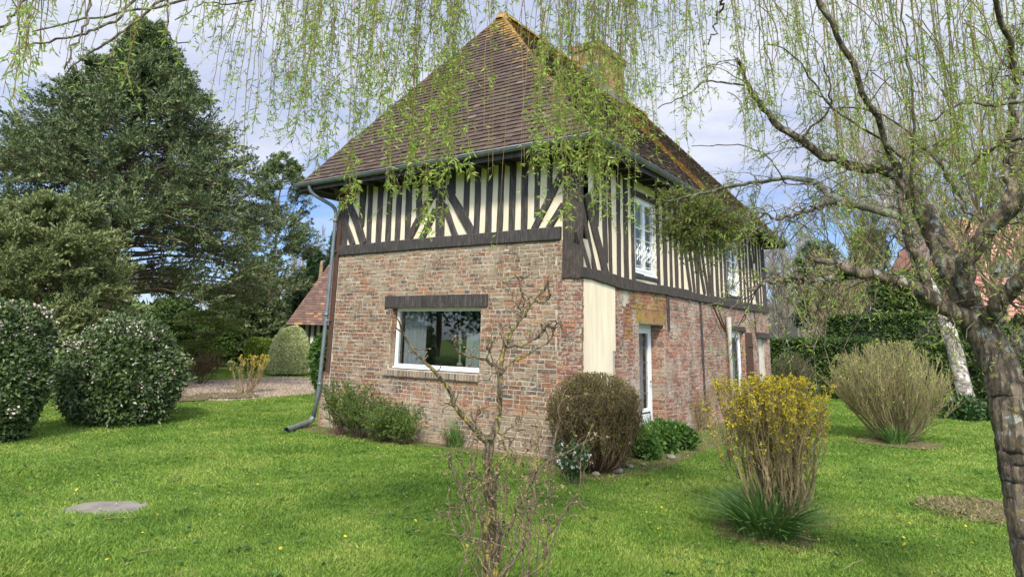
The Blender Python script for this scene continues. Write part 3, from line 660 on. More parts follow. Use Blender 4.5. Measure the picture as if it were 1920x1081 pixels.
timber('lintel', [(7.25, 2.08), (8.65, 2.08)], .12, TRb, .03, 'oak')
# upper side of the house, back and left: plain studs so the frame goes all the way round
# ---- window on the front
lin = MB(); lin.box((-4.07, -.035, 2.203), (-1.73, .2, 2.41), jit=.003); lin.build('lintel', M['timber'], HOUSE, label='dark timber lintel over the wide window')
def framebox(b, T, u0, u1, z0, z1, d0, d1, w, wb=None):
    wb = wb or w
    def bb(a, c, e, g):
        P = [T(a, e, d0), T(c, e, d0), T(c, e, d1), T(a, e, d1), T(a, g, d0), T(c, g, d0), T(c, g, d1), T(a, g, d1)]; b.boxes(np.array([P]))
    bb(u0, u0+w, z0, z1); bb(u1-w, u1, z0, z1); bb(u0+w, u1-w, z1-w, z1); bb(u0+w, u1-w, z0, z0+wb)
def pbox(b, T, a, c, e, g, d0, d1): b.boxes(np.array([[T(a, e, d0), T(c, e, d0), T(c, e, d1), T(a, e, d1), T(a, g, d0), T(c, g, d0), T(c, g, d1), T(a, g, d1)]]))
def curtain(b, T, a, c, e, g, d, n=40, amp=.018, k=9):
    u = np.linspace(a, c, n); dd = d+amp*np.sin(np.arange(n)*2*PI*k/n+rng.normal(0, .25, n))
    V = np.stack([T(u, np.full(n, e), dd), T(u+.012*np.sin(u*30), np.full(n, g), dd*1.0)], 1).reshape(-1, 3)
    b.add(V, [[2*i, 2*i+2, 2*i+3, 2*i+1] for i in range(n-1)])
b = MB(); framebox(b, TF, -3.885, -1.885, 1.135, 2.20, -.19, -.12, .055, .085); pbox(b, TF, -3.87, -1.90, 1.15, 1.175, -.115, -.06)
win = b.build('window', M['white'], HOUSE, label='wide single pane window with white frame')
b = MB(); pbox(b, TF, -3.83, -1.94, 1.22, 2.145, -.158, -.150); b.build('pane', M['glass'], win)
b = MB(); curtain(b, TF, -3.83, -3.33, 1.2, 2.15, -.30, amp=.022, k=5); b.build('curtain', M['curtain'], win)
b = MB(); curtain(b, TF, -2.42, -2.10, 1.2, 1.78, -.34, amp=.02, k=4); b.build('curtain', M['curtain'], win)
# things on the inside of the sill
b = MB(); b.lathe([(.001, 1.22), (.05, 1.22), (.055, 1.25), (.02, 1.29), (.018, 1.55), (.04, 1.6), (.03, 1.78), (.022, 1.84), (.001, 1.84)], (-2.62, .42, 0), 14)
b.build('candle_lamp', M['pipe'], label='small pale lamp standing behind the wide window', category='lamp')
b = MB(); V = []; u = -4.02
while u < -1.9:
    w_ = .046; V.append([TF(u, 1.02, -.02), TF(u+w_, 1.02, -.02), TF(u+w_, 1.015, .055), TF(u, 1.015, .055), TF(u, 1.13, -.02), TF(u+w_, 1.13, -.02), TF(u+w_, 1.112, .055), TF(u, 1.112, .055)]); u += .064
b.boxes(np.array(V)+rng.normal(0, .0022, (len(V), 8, 3))); sill = b.build('window_sill', M['sillbrick'], HOUSE, label='brick on edge window sill')
b = MB(); b.box((-4.02, -.046, 1.024), (-1.91, -.0, 1.105)); b.box((-3.9, -.04, 1.106), (-1.88, .12, 1.128)); b.build('sill_mortar', M['mortar'], sill)
# ---- upper windows
def casement(w_, depth, label, door=False):
    u0, u1, z0, z1 = w_; b = MB(); d0, d1 = -depth-.06, -depth
    T = TRu if not door else TRb
    framebox(b, T, u0+.004, u1-.004, z0+.004, z1-.004, d0, d1, .05); um = (u0+u1)/2
    framebox(b, T, u0+.055, um-.003, z0+.055, z1-.055, d0+.01, d1+.012, .045); framebox(b, T, um+.003, u1-.055, z0+.055, z1-.055, d0+.01, d1+.012, .045)
    for zz in (z0+.36, z0+.82): pbox(b, T, u0+.10, um-.05, zz, zz+.022, d0+.02, d1+.005); pbox(b, T, um+.05, u1-.10, zz, zz+.022, d0+.02, d1+.005)
    pbox(b, T, u0-.0, u1+.0, z0-.03, z0+.002, d0, .03)
    o = b.build('window', M['white'], HOUSE, label=label)
    b = MB(); pbox(b, T, u0+.09, u1-.09, z0+.09, z1-.09, d0+.028, d0+.034); b.build('pane', M['glass'], o)
    b = MB(); curtain(b, T, u0+.07, u1-.07, z0+.06, z1-.06, d0-.05, amp=.01, k=7); b.build('curtain', M['curtain'], o)
    # scrolled white guard in front of the lower panes
    b = MB(); P = []; R_ = []
    def arc(cu, cz, r, a0, a1): t = np.linspace(a0, a1, 14); return T(cu+r*np.cos(t), cz+r*np.sin(t), np.full(14, .03))
    for k in range(5):
        cu = u0+.12+k*(u1-u0-.24)/4
        for r, a0, a1, dz in ((.075, 0, 2*PI, .36), (.045, 0, 1.6*PI, .36), (.06, 0, PI, .22), (.06, PI, 2*PI, .52)): P.append(arc(cu, z0+dz, r, a0, a1))
    for zz in (z0+.12, z0+.60): P.append(T(np.linspace(u0+.02, u1-.02, 14), np.full(14, zz), np.full(14, .03)))
    b.tubes(np.array(P), np.full((len(P), 14), .008), 4); b.build('guard', M['white'], o)
casement(W1, .03, 'white upstairs window nearer the front corner, scrolled guard'); casement(W2, .03, 'white upstairs window at the far end of the side wall')
# ---- glazed door
def gdoor(D, label, mat='white', sh=0.):
    u0, u1, z0, z1 = D; TRb = frame_uv((sh, 0, 0), (0, 1, 0), (1, 0, 0)); b = MB(); framebox(b, TRb, u0, u1-.02, z0+.01, z1, -.31, -.25, .055, .04)
    dr = b.build('door_frame', M[mat], HOUSE)
    b = MB(); a, c = u0+.06, u1-.08; framebox(b, TRb, a, c, z0+.06, z1-.06, -.295, -.235, .10, .42); 
    for k in range(2): framebox(b, TRb, a+.09, c-.09, z0+.13+.0, z0+.42, -.236, -.228, .02)
    door = b.build('door', M[mat], HOUSE, label=label)
    b = MB(); pbox(b, TRb, a+.09, c-.09, z0+.47, z1-.15, -.268, -.262); b.build('pane', M['glass'], door)
    b = MB()
    for k in range(1, 5): zz = z0+.47+k*(z1-.62-z0)/5; pbox(b, TRb, a+.09, c-.09, zz, zz+.012, -.262, -.257)
    for k in (1, 2): uu = a+.09+k*(c-a-.18)/3; pbox(b, TRb, uu, uu+.012, z0+.47, z1-.15, -.2565, -.252)
    b.build('glazing_bars', M['zinc'], door)
    b = MB(); curtain(b, TRb, a+.06, c-.06, z0+.45, z1-.13, -.36, amp=.012, k=7); b.build('curtain', M['curtain'], door)
    b = MB(); P = np.array([TRb(c-.05, z0+.95, -.235), TRb(c-.05, z0+.95, -.19), TRb(c-.05, z0+.95, -.185), TRb(c-.15, z0+.95, -.185)]); b.tubes(P, np.full(4, .011), 6); b.build('handle', M['zinc'], door)
gdoor(D1, 'white glazed door with leaded panes in the side wall')
gdoor(D2, 'white glazed door at the far end of the side wall', sh=.15)
# plaster filled niche and shutters
b = MB(); pbox(b, TRb, NI[0]+.004, NI[1]-.004, NI[2], NI[3], -.2, -.05); b.build('blocked_opening', M['barnwall'], HOUSE)
for u0, u1, lb in ((6.78, 7.30, 'dark timber shutter left of the far door'), (8.62, 9.15, 'dark timber shutter right of the far door')):
    if u0 < 7: continue
    b = MB(); k = 5
    for i in range(k): a = u0+(u1-u0)*i/k; pbox(b, TRb, a+.002, a+(u1-u0)/k-.002, .35, 2.0, .02, .05)
    for zz in (.6, 1.65): pbox(b, TRb, u0+.02, u1-.02, zz, zz+.09, .0505, .07)
    b.build('shutter', M['brownpost'], HOUSE, label=lb)
b = MB(); pbox(b, TRb, 1.95, 3.3, .0, .05, -.3, .22); b.build('doorstep', M['cement'], HOUSE)

# ---- roof
EZ, AZ = 4.65, 8.5; EX0, EX1, EY0, EY1 = -6.25, .45, -.5, 11.75; RX, RY0, RY1 = -2.9, 1.76, 9.49
c4 = [np.array(p, float) for p in ((EX0, EY0, EZ), (EX1, EY0, EZ), (EX1, EY1, EZ), (EX0, EY1, EZ))]; A0 = np.array([RX, RY0, AZ]); A1 = np.array([RX, RY1, AZ])
b = MB(); b.add(c4+[A0, A1], [[1, 2, 5, 4], [3, 0, 4, 5]], [[0, 1, 4], [2, 3, 5]])
dn = np.array([0, 0, -.14]); b.add([p+dn for p in c4]+[A0+dn, A1+dn], [[4, 5, 2, 1], [5, 4, 0, 3]], [[4, 1, 0], [5, 3, 2]])
for i in range(4): p, q = c4[i], c4[(i+1) % 4]; b.quad(p+dn, q+dn, q, p)
roof = b.build('roof', M['timber'], HOUSE)
# boarded soffit at the eaves
b = MB()
b.box((EX0+.05, EY0+.05, EZ-.05), (EX1-.05, .04, EZ-.02)) ; b.box((-.04, .041, EZ-.05), (EX1-.05, EY1-.05, EZ-.02)); b.box((EX0+.05, .041, EZ-.05), (XL+.04, EY1-.05, EZ-.02)); b.box((XL+.041, YB-.04, EZ-.05), (-.041, EY1-.05, EZ-.02))
b.build('soffit', M['timber'], roof)
for x in np.arange(EX0+.4, EX1-.3, .45): b = MB(); b.box((x, EY0+.06, EZ-.13), (x+.07, .0, EZ-.051)); b.build('rafter', M['timber'], roof)
for y in np.arange(.5, EY1-.4, .45): b = MB(); b.box((.03, y, EZ-.13), (EX1-.06, y+.07, EZ-.051)); b.build('rafter', M['timber'], roof)
def tile_slope(b, P0, P1, Q0, Q1, tw=.168, ex=.102, lift=.016):
    """P0-P1 eave, Q0-Q1 top (ridge)"""
    P0, P1, Q0, Q1 = map(np.array, (P0, P1, Q0, Q1)); U = P1-P0; Lu = np.linalg.norm(U); U = U/Lu
    w = Q0-P0; Sd = w-U*(w@U); H = np.linalg.norm(Sd); Sd = Sd/H; Nn = np.cross(U, Sd); Nn *= np.sign(Nn[2])
    n = int(H/ex); V = []
    for k in range(n+1):
        s = k*ex; t0 = s/H
        ua = (w@U)*t0; ub = Lu+((Q1-P1)@U)*t0; s2 = s+ex*1.0; t1 = min(1, s2/H); ua2 = (w@U)*t1; ub2 = Lu+((Q1-P1)@U)*t1
        m_ = max(1, int((ub-ua)/tw)); start = ua-tw*(.5 if k % 2 else 0)-tw*.1
        u = start; sag = .012*math.sin(k*1.3)
        while u < ub:
            a, c = max(u+.002, ua-.01), min(u+tw-.002, ub+.01); u += tw
            if c-a < .02: continue
            a2, c2 = max(a, ua2-.01), min(c, ub2+.01)
            if c2 <= a2: a2 = c2 = (a+c)/2; c2 += .005
            jt = rng.normal(0, .0035, 3); lf = lift+abs(rng.normal(0, .003)); so = s-.012+rng.normal(0, .004)
            p = lambda uu, ss, h: P0+U*uu+Sd*ss+Nn*h
            V.append([p(a, so, lf-.004+jt[0]), p(c, so, lf-.004+jt[1]), p(c2, s2+.02, .000), p(a2, s2+.02, .000), p(a, so, lf+.020+jt[0]), p(c, so, lf+.020+jt[1]), p(c2, s2+.02, .012), p(a2, s2+.02, .012)])
    b.boxes(np.array(V))
for nm, a, c, q0, q1 in (('front_tiles', c4[0], c4[1], A0, A0), ('side_tiles', c4[1], c4[2], A0, A1), ('back_tiles', c4[2], c4[3], A1, A1), ('far_side_tiles', c4[3], c4[0], A1, A0)):
    b = MB(); tile_slope(b, a, c, q0, q1); b.build(nm, M['tile'], roof)
# ridge and hip caps
def caps(b, P, Q, step=.30, r=.085, k=9):
    P, Q = np.array(P), np.array(Q); L_ = np.linalg.norm(Q-P); d = (Q-P)/L_; s = np.cross(d, [0, 0, 1]); s /= np.linalg.norm(s); up = np.cross(s, d)
    for i in range(int(L_/step)+1):
        a = P+d*i*step; c = a+d*min(step*1.06, L_-i*step+.05); th = np.linspace(-.15, PI+.15, k); V = []
        j = rng.normal(0, .006, 3)
        for e, rr in ((a, r*1.08), (c, r*.96)): V.append([e+j+s*math.cos(t)*rr+up*(math.sin(t)*rr*.85-.01) for t in th])
        V.append([a+j+s*math.cos(t)*r*.85+up*(math.sin(t)*r*.7-.02) for t in th])
        V = np.array(V).reshape(-1, 3); b.add(V, [[x, x+1, k+x+1, k+x] for x in range(k-1)]+[[2*k+x, 2*k+x+1, x+1, x] for x in range(k-1)])
up_ = np.array([0, 0, .03])
b = MB(); caps(b, A0+up_, A1+up_, .32, .10); b.lathe([(.16, 8.40), (.12, 8.54), (.05, 8.58), (.001, 8.585)], (RX, RY0, 0), 10); b.build('ridge_tiles', M['ridge'], roof)
for a, c in ((c4[1], A0), (c4[0], A0), (c4[2], A1), (c4[3], A1)): b = MB(); caps(b, a+up_*.3, c+up_*.3, .12, .045, 7); b.build('hip_tiles', M['tile'], roof)
# gutters
def gutter(b, P, Q, r=.065):
    P, Q = np.array(P, float), np.array(Q, float); L_ = np.linalg.norm(Q-P); d = (Q-P)/L_; s = np.cross(d, [0, 0, 1]); n = int(L_/1.0)+2
    th = np.linspace(PI, 2*PI, 11); prof = [(math.cos(t), math.sin(t)) for t in th]
    def strip(rr, a, c, dz=0):
        V = np.array([[e+s*x*rr+np.array([0, 0, z*rr+dz]) for x, z in prof] for e in (a, c)]).reshape(-1, 3); b.add(V, [[i, i+1, 11+i+1, 11+i] for i in range(10)])
    strip(r, P, Q); strip(r*.94, P, Q)
    for i in range(1, n):
        a = P+d*i*L_/n; strip(r*1.09, a-d*.018, a+d*.018)
    for sg in (-1, 1): b.tubes(np.array([P+s*r*sg, Q+s*r*sg]), np.array([.010, .010]), 6)
gz = EZ+.0
for A_, B_ in (((EX0-.02, EY0-.06, gz), (EX1+.10, EY0-.06, gz+.01)), ((EX1+.06, EY0-.10, gz+.01), (EX1+.06, 4.95, gz)), ((EX1+.06, 4.97, gz-.005), (EX1+.06, EY1, gz-.02)), ((EX0-.06, EY1, gz), (EX0-.06, EY0-.02, gz))):
    b = MB(); gutter(b, A_, B_); b.build('gutter', M['zinc'], HOUSE, smooth=True)
# swan neck and downpipe at the left corner
def smooth_path(pts, n=40, it=8):
    p = np.array(pts, float); s = np.r_[0, np.cumsum(np.linalg.norm(np.diff(p, axis=0), axis=1))]; t = np.linspace(0, s[-1], n)
    q = np.stack([np.interp(t, s, p[:, i]) for i in range(3)], 1)
    for _ in range(it): q[1:-1] = (q[:-2]+2*q[1:-1]+q[2:])/4
    return q
b = MB(); pp = smooth_path([(-5.86, EY0-.06, 4.62), (-5.86, EY0-.05, 4.5), (-5.83, EY0+.02, 4.43), (-5.58, -.14, 4.22), (-5.535, -.10, 4.12), (-5.535, -.10, 3.9)], 40, 10); b.tubes(pp, np.full(40, .036), 14)
pp = np.array([(-5.535, -.10, 3.95), (-5.56, -.10, 2.4), (-5.60, -.11, .62), (-5.66, -.14, .12)]); b.tubes(pp, np.array([.037, .037, .039, .039]), 14)
for z, x_ in ((3.9, -5.537), (2.05, -5.567), (.75, -5.597)): b.lathe([(.037, z), (.048, z+.005), (.048, z+.05), (.037, z+.055)], (x_, -.105, 0), 14); 
for z in (3.3, 1.95): b.box((-5.60, -.12, z), (-5.52, .0, z+.03))
dp = b.build('downpipe', M['zinc'], HOUSE, smooth=True, label='grey zinc downpipe at the left corner')
b = MB(); e = onz(537, 806, .05); pp = smooth_path([(-5.66, -.14, .16), (-5.67, -.18, .09), (e[0], e[1], .05)], 20, 2); b.tubes(pp, np.full(20, .05), 14, cap=False); b.tubes(pp, np.full(20, .044), 14, cap=False); b.lathe([(.05, 0), (.06, .01), (.06, .05), (.05, .06)], tuple(pp[3]-np.array([0, 0, .03])), 12)
b.build('pipe_shoe', M['zinc'], dp, smooth=True, label='spout lying on the lawn')
# white pipe on the right wall
b = MB(); b.tubes(np.array([(.09, 7.02, 2.32), (.09, 7.02, 2.1), (.09, 7.03, 1.9), (.09, 7.04, .05)]), np.array([.062, .062, .046, .046]), 12); b.build('downpipe', M['pipe'], HOUSE, smooth=True, label='pale waste pipe on the side wall')
b = MB(); b.tubes(smooth_path([onx(1334, 567, .05), onx(1340, 580, .06), onx(1352, 606, .08), onx(1360, 622, .08)], 16, 2), np.full(16, .020), 8); b.tubes(smooth_path([onx(1344, 569, .05), onx(1350, 590, .07), onx(1361, 618, .09)], 12, 2), np.full(12, .016), 8); b.build('waste_pipe', M['brownpost'], HOUSE)
# chimney
CH = (-3.25, -2.45, 5.45, 6.95)
b = MB(); b.box((CH[0], CH[2], 7.2), (CH[1], CH[3], 9.15)); b.box((CH[0]-.06, CH[2]-.06, 9.1505), (CH[1]+.06, CH[3]+.06, 9.32)); 
chm = b.build('chimney', M['mortar'], roof)
b = MB()
bricks(b, frame_uv((0, CH[2], 0), (1, 0, 0), (0, -1, 0)), CH[0], CH[1], 7.2, 9.14, []); bricks(b, frame_uv((CH[1], 0, 0), (0, 1, 0), (1, 0, 0)), CH[2], CH[3], 7.2, 9.14, [])
bricks(b, frame_uv((0, CH[2]-.06, 0), (1, 0, 0), (0, -1, 0)), CH[0]-.06, CH[1]+.06, 9.16, 9.32, []); bricks(b, frame_uv((CH[1]+.06, 0, 0), (0, 1, 0), (1, 0, 0)), CH[2]-.06, CH[3]+.06, 9.16, 9.32, [])
b.build('chimney_brickwork', M['brick_lichen'], roof)
b = MB(); b.box((CH[0]-.03, CH[2]-.03, 8.3), (CH[1]+.03, CH[2]-.008, 8.72)); b.box((CH[1]-.0, CH[2]-.03, 7.95), (CH[1]+.02, CH[3]+.05, 8.15)); b.build('flashing', M['lead'], roof)

# ================================================================== VEGETATION
def unit(v): return v/(np.linalg.norm(v, axis=-1, keepdims=True)+1e-9)
def rdir(n): return unit(rng.normal(size=(n, 3)))
def ell_lumps(C, R, k, r, top=0.0, flat=.0):
    """k lump centres on/in an ellipsoid (C centre, R radii) with radius r"""
    d = rdir(k); d[:, 2] = np.where(d[:, 2] < -.55, -d[:, 2], d[:, 2])
    c = np.asarray(C)+d*np.asarray(R)*rng.uniform(.55, .92, (k, 1)); return np.c_[c, r*rng.uniform(.7, 1.3, k)]
def lump_leaves(b, lumps, n, L, Wd, zmin=.05, out=.6, thick=.35, up=.2, bend=.12):
    w = lumps[:, 3]**2; idx = rng.choice(len(lumps), n, p=w/w.sum()); lc = lumps[idx]; d = rdir(n)
    P = lc[:, :3]+d*lc[:, 3:4]*(1-thick*rng.random((n, 1))**1.6); 
    k = P[:, 2] > zmin; P, d = P[k], d[k]; m_ = len(P)
    D = unit(d*out+rdir(m_)*.8+np.array([0, 0, up])); Nn = unit(d+rdir(m_)*.6+np.array([0, 0, .4]))
    s = rng.uniform(.65, 1.25, m_); b.leaves(P, D, L*s, Wd*s, Nn, bend); return P, d
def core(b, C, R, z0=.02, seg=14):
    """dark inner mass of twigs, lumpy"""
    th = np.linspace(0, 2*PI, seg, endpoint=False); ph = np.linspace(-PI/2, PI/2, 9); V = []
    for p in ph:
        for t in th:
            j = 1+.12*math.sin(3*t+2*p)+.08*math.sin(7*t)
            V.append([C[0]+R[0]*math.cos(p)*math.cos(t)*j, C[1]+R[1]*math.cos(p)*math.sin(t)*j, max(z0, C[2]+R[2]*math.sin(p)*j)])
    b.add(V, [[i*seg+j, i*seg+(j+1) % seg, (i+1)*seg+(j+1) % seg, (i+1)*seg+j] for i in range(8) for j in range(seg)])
def stems(base, n, h, spread, r0=.008, curve=.15, m_=7, rb=.1, hv=.2, wob_=.03, droop=0, hp=None, dome=.12):
    if hp is not None: curve = (hp-1)/3
    a = rng.uniform(0, 2*PI, n); q = np.sqrt(rng.random(n)); L = h*rng.uniform(1-hv, 1+hv*.4, n)
    t = np.linspace(0, 1, m_)[None, :, None]; dirx = np.stack([np.cos(a), np.sin(a)], 1)*q[:, None]
    P = np.zeros((n, m_, 3)); P[:, :, :2] = np.asarray(base)[:2]+dirx[:, None, :]*(rb+(spread-rb)*t**(1+curve*3))
    P[:, :, 2] = base[2]+(L[:, None]*t[:, :, 0])*(1-dome*q[:, None]**2)-droop*(q[:, None]*t[:, :, 0]**3)
    wv = np.cumsum(rng.normal(0, wob_, (n, m_, 3)), 1); wv[:, 0] = 0; P += wv
    R = r0*rng.uniform(.6, 1.2, (n, 1))*(1-.75*t[:, :, 0])
    return P, R
def along(P, n, t0=.3, t1=1., pw=1.):
    """n random points on polylines P (N,m,3): returns points, tangents"""
    N_, m_, _ = P.shape; i = rng.integers(0, N_, n); t = (t0+(t1-t0)*rng.random(n)**pw)*(m_-1); j = np.minimum(t.astype(int), m_-2); f = (t-j)[:, None]
    a, c = P[i, j], P[i, j+1]; return a+(c-a)*f, unit(c-a)
def side_twigs(P, n, L, t0=.3, t1=1, m_=4, r=.003, ang=.8, up=.3, wob_=.01, pw=1.):
    p, tn = along(P, n, t0, t1, pw); d = unit(tn*(1-ang*.3)+rdir(n)*ang+np.array([0, 0, up])); t = np.linspace(0, 1, m_)[None, :, None]
    l = L*rng.uniform(.4, 1.2, (n, 1, 1)); Q = p[:, None]+d[:, None]*t*l+np.cumsum(rng.normal(0, wob_, (n, m_, 3)), 1)*(t > 0); Q[:, 0] = p
    Q[:, :, 2] += up*.15*l[:, :, 0]*t[:, :, 0]**2
    return Q, np.full((n, m_), r)*(1-.6*t[:, :, 0])

# ---------------- leafy shrubs
def shrub(name, label, cat, c, R, mat, n, L, Wd, group=None, k=26, lr=.42, cz=None, corek=.72, flowers=None, trunk=None, zmin=.04, thick=.35, out=.6, part='foliage', smooth=None):
    cz = R[2] if cz is None else cz
    o = thing(name, label, cat, (c[0], c[1], 0), group); C = np.array([c[0], c[1], cz])
    lum = ell_lumps(C, np.array(R)*(1-lr*.35), k, min(R)*lr)
    e_ = rdir(26); e_[:, 2] = np.abs(e_[:, 2])*.9; lum = np.r_[lum, np.c_[C+e_*np.array(R)*rng.uniform(.98, 1.13, (26, 1)), min(R)*rng.uniform(.07, .17, 26)]]      # stray shoots
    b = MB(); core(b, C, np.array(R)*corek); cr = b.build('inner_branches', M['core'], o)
    b = MB(); lump_leaves(b, lum, n, L, Wd, zmin, out, thick)
    # base coat on the ellipsoid itself so that the body is closed
    m_ = n//2; d = rdir(m_); P = C+d*np.array(R)*(.78+.18*rng.random((m_, 1))); kk = P[:, 2] > zmin; P, d = P[kk], d[kk]
    b.leaves(P, unit(d*out+rdir(len(P))*.9), L*rng.uniform(.7, 1.2, len(P)), Wd*rng.uniform(.7, 1.2, len(P)), unit(d+rdir(len(P))*.5), .1)
    b.build(part, mat, o)
    if flowers:
        fm, nf, fs, per = flowers; b = MB(); i = rng.choice(len(lum), nf, p=lum[:, 3]**2/(lum[:, 3]**2).sum()); d = rdir(nf); d[:, 2] = np.abs(d[:, 2])*.9-.15
        Pc = lum[i, :3]+unit(d)*lum[i, 3:4]*1.02
        o_ = unit(Pc-C); Pp = np.repeat(Pc, per, 0)+rng.normal(0, fs*.55, (nf*per, 3)); dd = unit(np.repeat(o_, per, 0)+rdir(nf*per)*1.1)
        b.leaves(Pp, dd, fs*.55, fs*.5, rdir(nf*per)+np.repeat(o_, per, 0)); b.build('blossom', fm, o, kind='stuff')
    if trunk:
        b = MB(); P, Rr = stems((c[0], c[1], 0), trunk[0], max(.3, cz), trunk[1], trunk[2]); b.tubes(P, Rr, 5); b.build('stem', M['stem_brown'], o)
    return o
def px_shrub(x0, x1, yt, yb, Dadd=0.):
    c = onz((x0+x1)/2, yb); D = dist(c)+Dadd; w = np.linalg.norm(at(x1, yb, D)-at(x0, yb, D))/2; c = at((x0+x1)/2, yb, D); h = at((x0+x1)/2, yt, D)[2]
    return np.array([c[0], c[1], 0]), w, h
c, w, h = px_shrub(88, 342, 592, 800, .9)
shrub('viburnum_shrub', 'large dark evergreen shrub with white blossom, right one of the pair on the lawn', 'shrub', c, (w*1.06, w*.95, h*.56), M['viburnum'], 50000, .085, .05, 'flowering evergreen shrubs at the left', k=60, lr=.40, cz=h*.40, flowers=(M['blossom'], 300, .075, 13), corek=.8)
c, w, h = px_shrub(-125, 88, 560, 838, .8)
shrub('viburnum_shrub', 'tall dark evergreen shrub thick with pinkish blossom, cut by the left edge', 'shrub', c, (w*1.03, w*.9, h*.58), M['viburnum'], 44000, .08, .048, 'flowering evergreen shrubs at the left', k=50, lr=.40, cz=h*.43, flowers=(M['blossom'], 520, .075, 13), corek=.8)

# brown clipped bush by the corner
hz_ = lambda x, y, D: at(x, y, D)[2]
def twiggy(name, label, cat, c, w, h, n1, n2, leafm, nl, L, Wd, stemm, group=None, r0=.009, shape='round'):
    o = thing(name, label, cat, (c[0], c[1], 0), group)
    P, R = stems((c[0], c[1], 0), n1, h, w*1.02, r0, .1, 8, w*.3, .12, .02, hp=.45, dome=.35)
    if shape == 'round':
        q = np.hypot(P[:, :, 0]-c[0], P[:, :, 1]-c[1])/w; lim = h*np.sqrt(np.clip(1-(q*.88)**3, .12, 1)); P[:, :, 2] = np.minimum(P[:, :, 2], lim*rng.uniform(.93, 1.04, P.shape[:2]))
    b = MB(); Q, Rq = side_twigs(P, n2, .22, .2, 1, 5, .0032, .55, .5, .008)
    if shape == 'round':
        for A_ in (P, Q):
            e_ = (A_-np.array([c[0], c[1], h*.50]))/np.array([w, w, h*.5]); rr_ = (np.abs(e_)**2.6).sum(-1)**(1/2.6); k_ = np.where(rr_ > 1, rng.uniform(.94, 1.03, rr_.shape)/np.maximum(rr_, 1e-6), 1)
            low = A_[:, :, 2] < h*.28; A_[:, :, :2] = np.array(c[:2])+(A_[:, :, :2]-np.array(c[:2]))*np.where(low, np.minimum(k_, 1), k_)[..., None]; A_[:, :, 2] = np.where(low, A_[:, :, 2], h*.5+(A_[:, :, 2]-h*.5)*k_)
    b.tubes(P, R, 4); b.tubes(Q, Rq, 3); b.build('stems', stemm, o)
    b = MB(); p, tn = along(Q, nl, .1, 1); b.leaves(p, unit(tn+rdir(nl)*.9), L*rng.uniform(.6, 1.2, nl), Wd, rdir(nl)); p, tn = along(P, nl//3, .45, 1); b.leaves(p, unit(tn+rdir(nl//3)*.9), L, Wd)
    b.build('leaves', leafm, o); return o, P, Q
c = at(1114, 640, 9.45); c[2] = 0; w = np.linalg.norm(at(1203, 780, 9.45)-at(1025, 780, 9.45))/2; h = hz_(1114, 699, 9.45)
o_, P_, Q_ = twiggy('clipped_bush', 'rounded brownish clipped bush hiding the house corner', 'bush', c, w*.98, h, 380, 8500, M['olive'], 42000, .026, .013, M['stem_brown'])


# forsythia
def forsythia(c, w, h, label, n1=75, nf=2600, nb=1500, group='yellow flowering multi-stemmed bushes', ys=1., stemm='stem', r0=.013, fl=.027):
    o = thing('forsythia_bush', label, 'bush', (c[0], c[1], 0), group)
    P, R = stems((c[0], c[1], 0), n1, h*.97, w*1.0, r0, .15, 10, w*.25, .16, .026, hp=.72, dome=.2)
    q = np.hypot(P[:, :, 0]-c[0], P[:, :, 1]-c[1])/w; P[:, :, 2] = np.minimum(P[:, :, 2], h*(1-.12*q**2)*rng.uniform(.94, 1.02, P.shape[:2]))
    b = MB(); b.tubes(P, R, 5)
    Q, Rq = side_twigs(P, nb, .26*h/1.5, .35, 1, 5, .0035, .5, .7, .012, .8); Q[:, :, 2] = np.minimum(Q[:, :, 2], h*rng.uniform(.96, 1.03, (len(Q), 1))); b.tubes(Q, Rq, 3)
    b.build('stems', M[stemm], o)
    pts, tn = along(Q, nf*3, .2, 1); k = pts[:, 2] > h*(.72+.12*rng.normal(size=len(pts))); k |= rng.random(len(pts)) < .07; pts, tn = pts[k][:nf], tn[k][:nf]; n = len(pts)
    b = MB(); pp = np.repeat(pts, 4, 0); b.leaves(pp, unit(rdir(n*4)+np.array([0, 0, .1])), fl*rng.uniform(.7, 1.2, n*4), fl*.55, rdir(n*4)); b.build('blossom', M['yellow'], o, kind='stuff')
    pts, tn = along(Q, nb*2, 0, 1); b = MB(); b.leaves(pts, unit(tn+rdir(len(pts))), .025, .011); b.build('leaves', M['fresh'], o)
    return o
c, w, h = px_shrub(1340, 1556, 705, 985, .45)
FORS = np.array([P_FORS[0], P_FORS[1], 0])+np.array([.06, .22, 0])
forsythia(FORS, w*.97, h*1.0, 'large yellow flowering bush with bare tan stems on the right lawn', 85, 3600, 2100)
c, w, h = px_shrub(415, 505, 664, 738, .3)
forsythia(c, w, h, 'open yellow flowering bush with splayed stems beside the driveway', 26, 240, 420, r0=.016, fl=.04)
c, w, h = px_shrub(338, 410, 672, 720, .3)
o = thing('bare_bush', 'low bare brown bush beside the driveway at the left', 'bush', c); b = MB(); P, R = stems(c, 26, h, w*1.1, .012, .1, 8, .12, .2, .03, hp=.8); b.tubes(P, R, 4); Q, Rq = side_twigs(P, 600, .35, .3, 1, 5, .006, .7, .3); b.tubes(Q, Rq, 3); b.build('stems', M['stem_brown'], o)
b = MB(); p, tn = along(Q, 1500, 0, 1); b.leaves(p, unit(tn+rdir(len(p))), .05, .025); b.build('leaves', M['olive'], o)

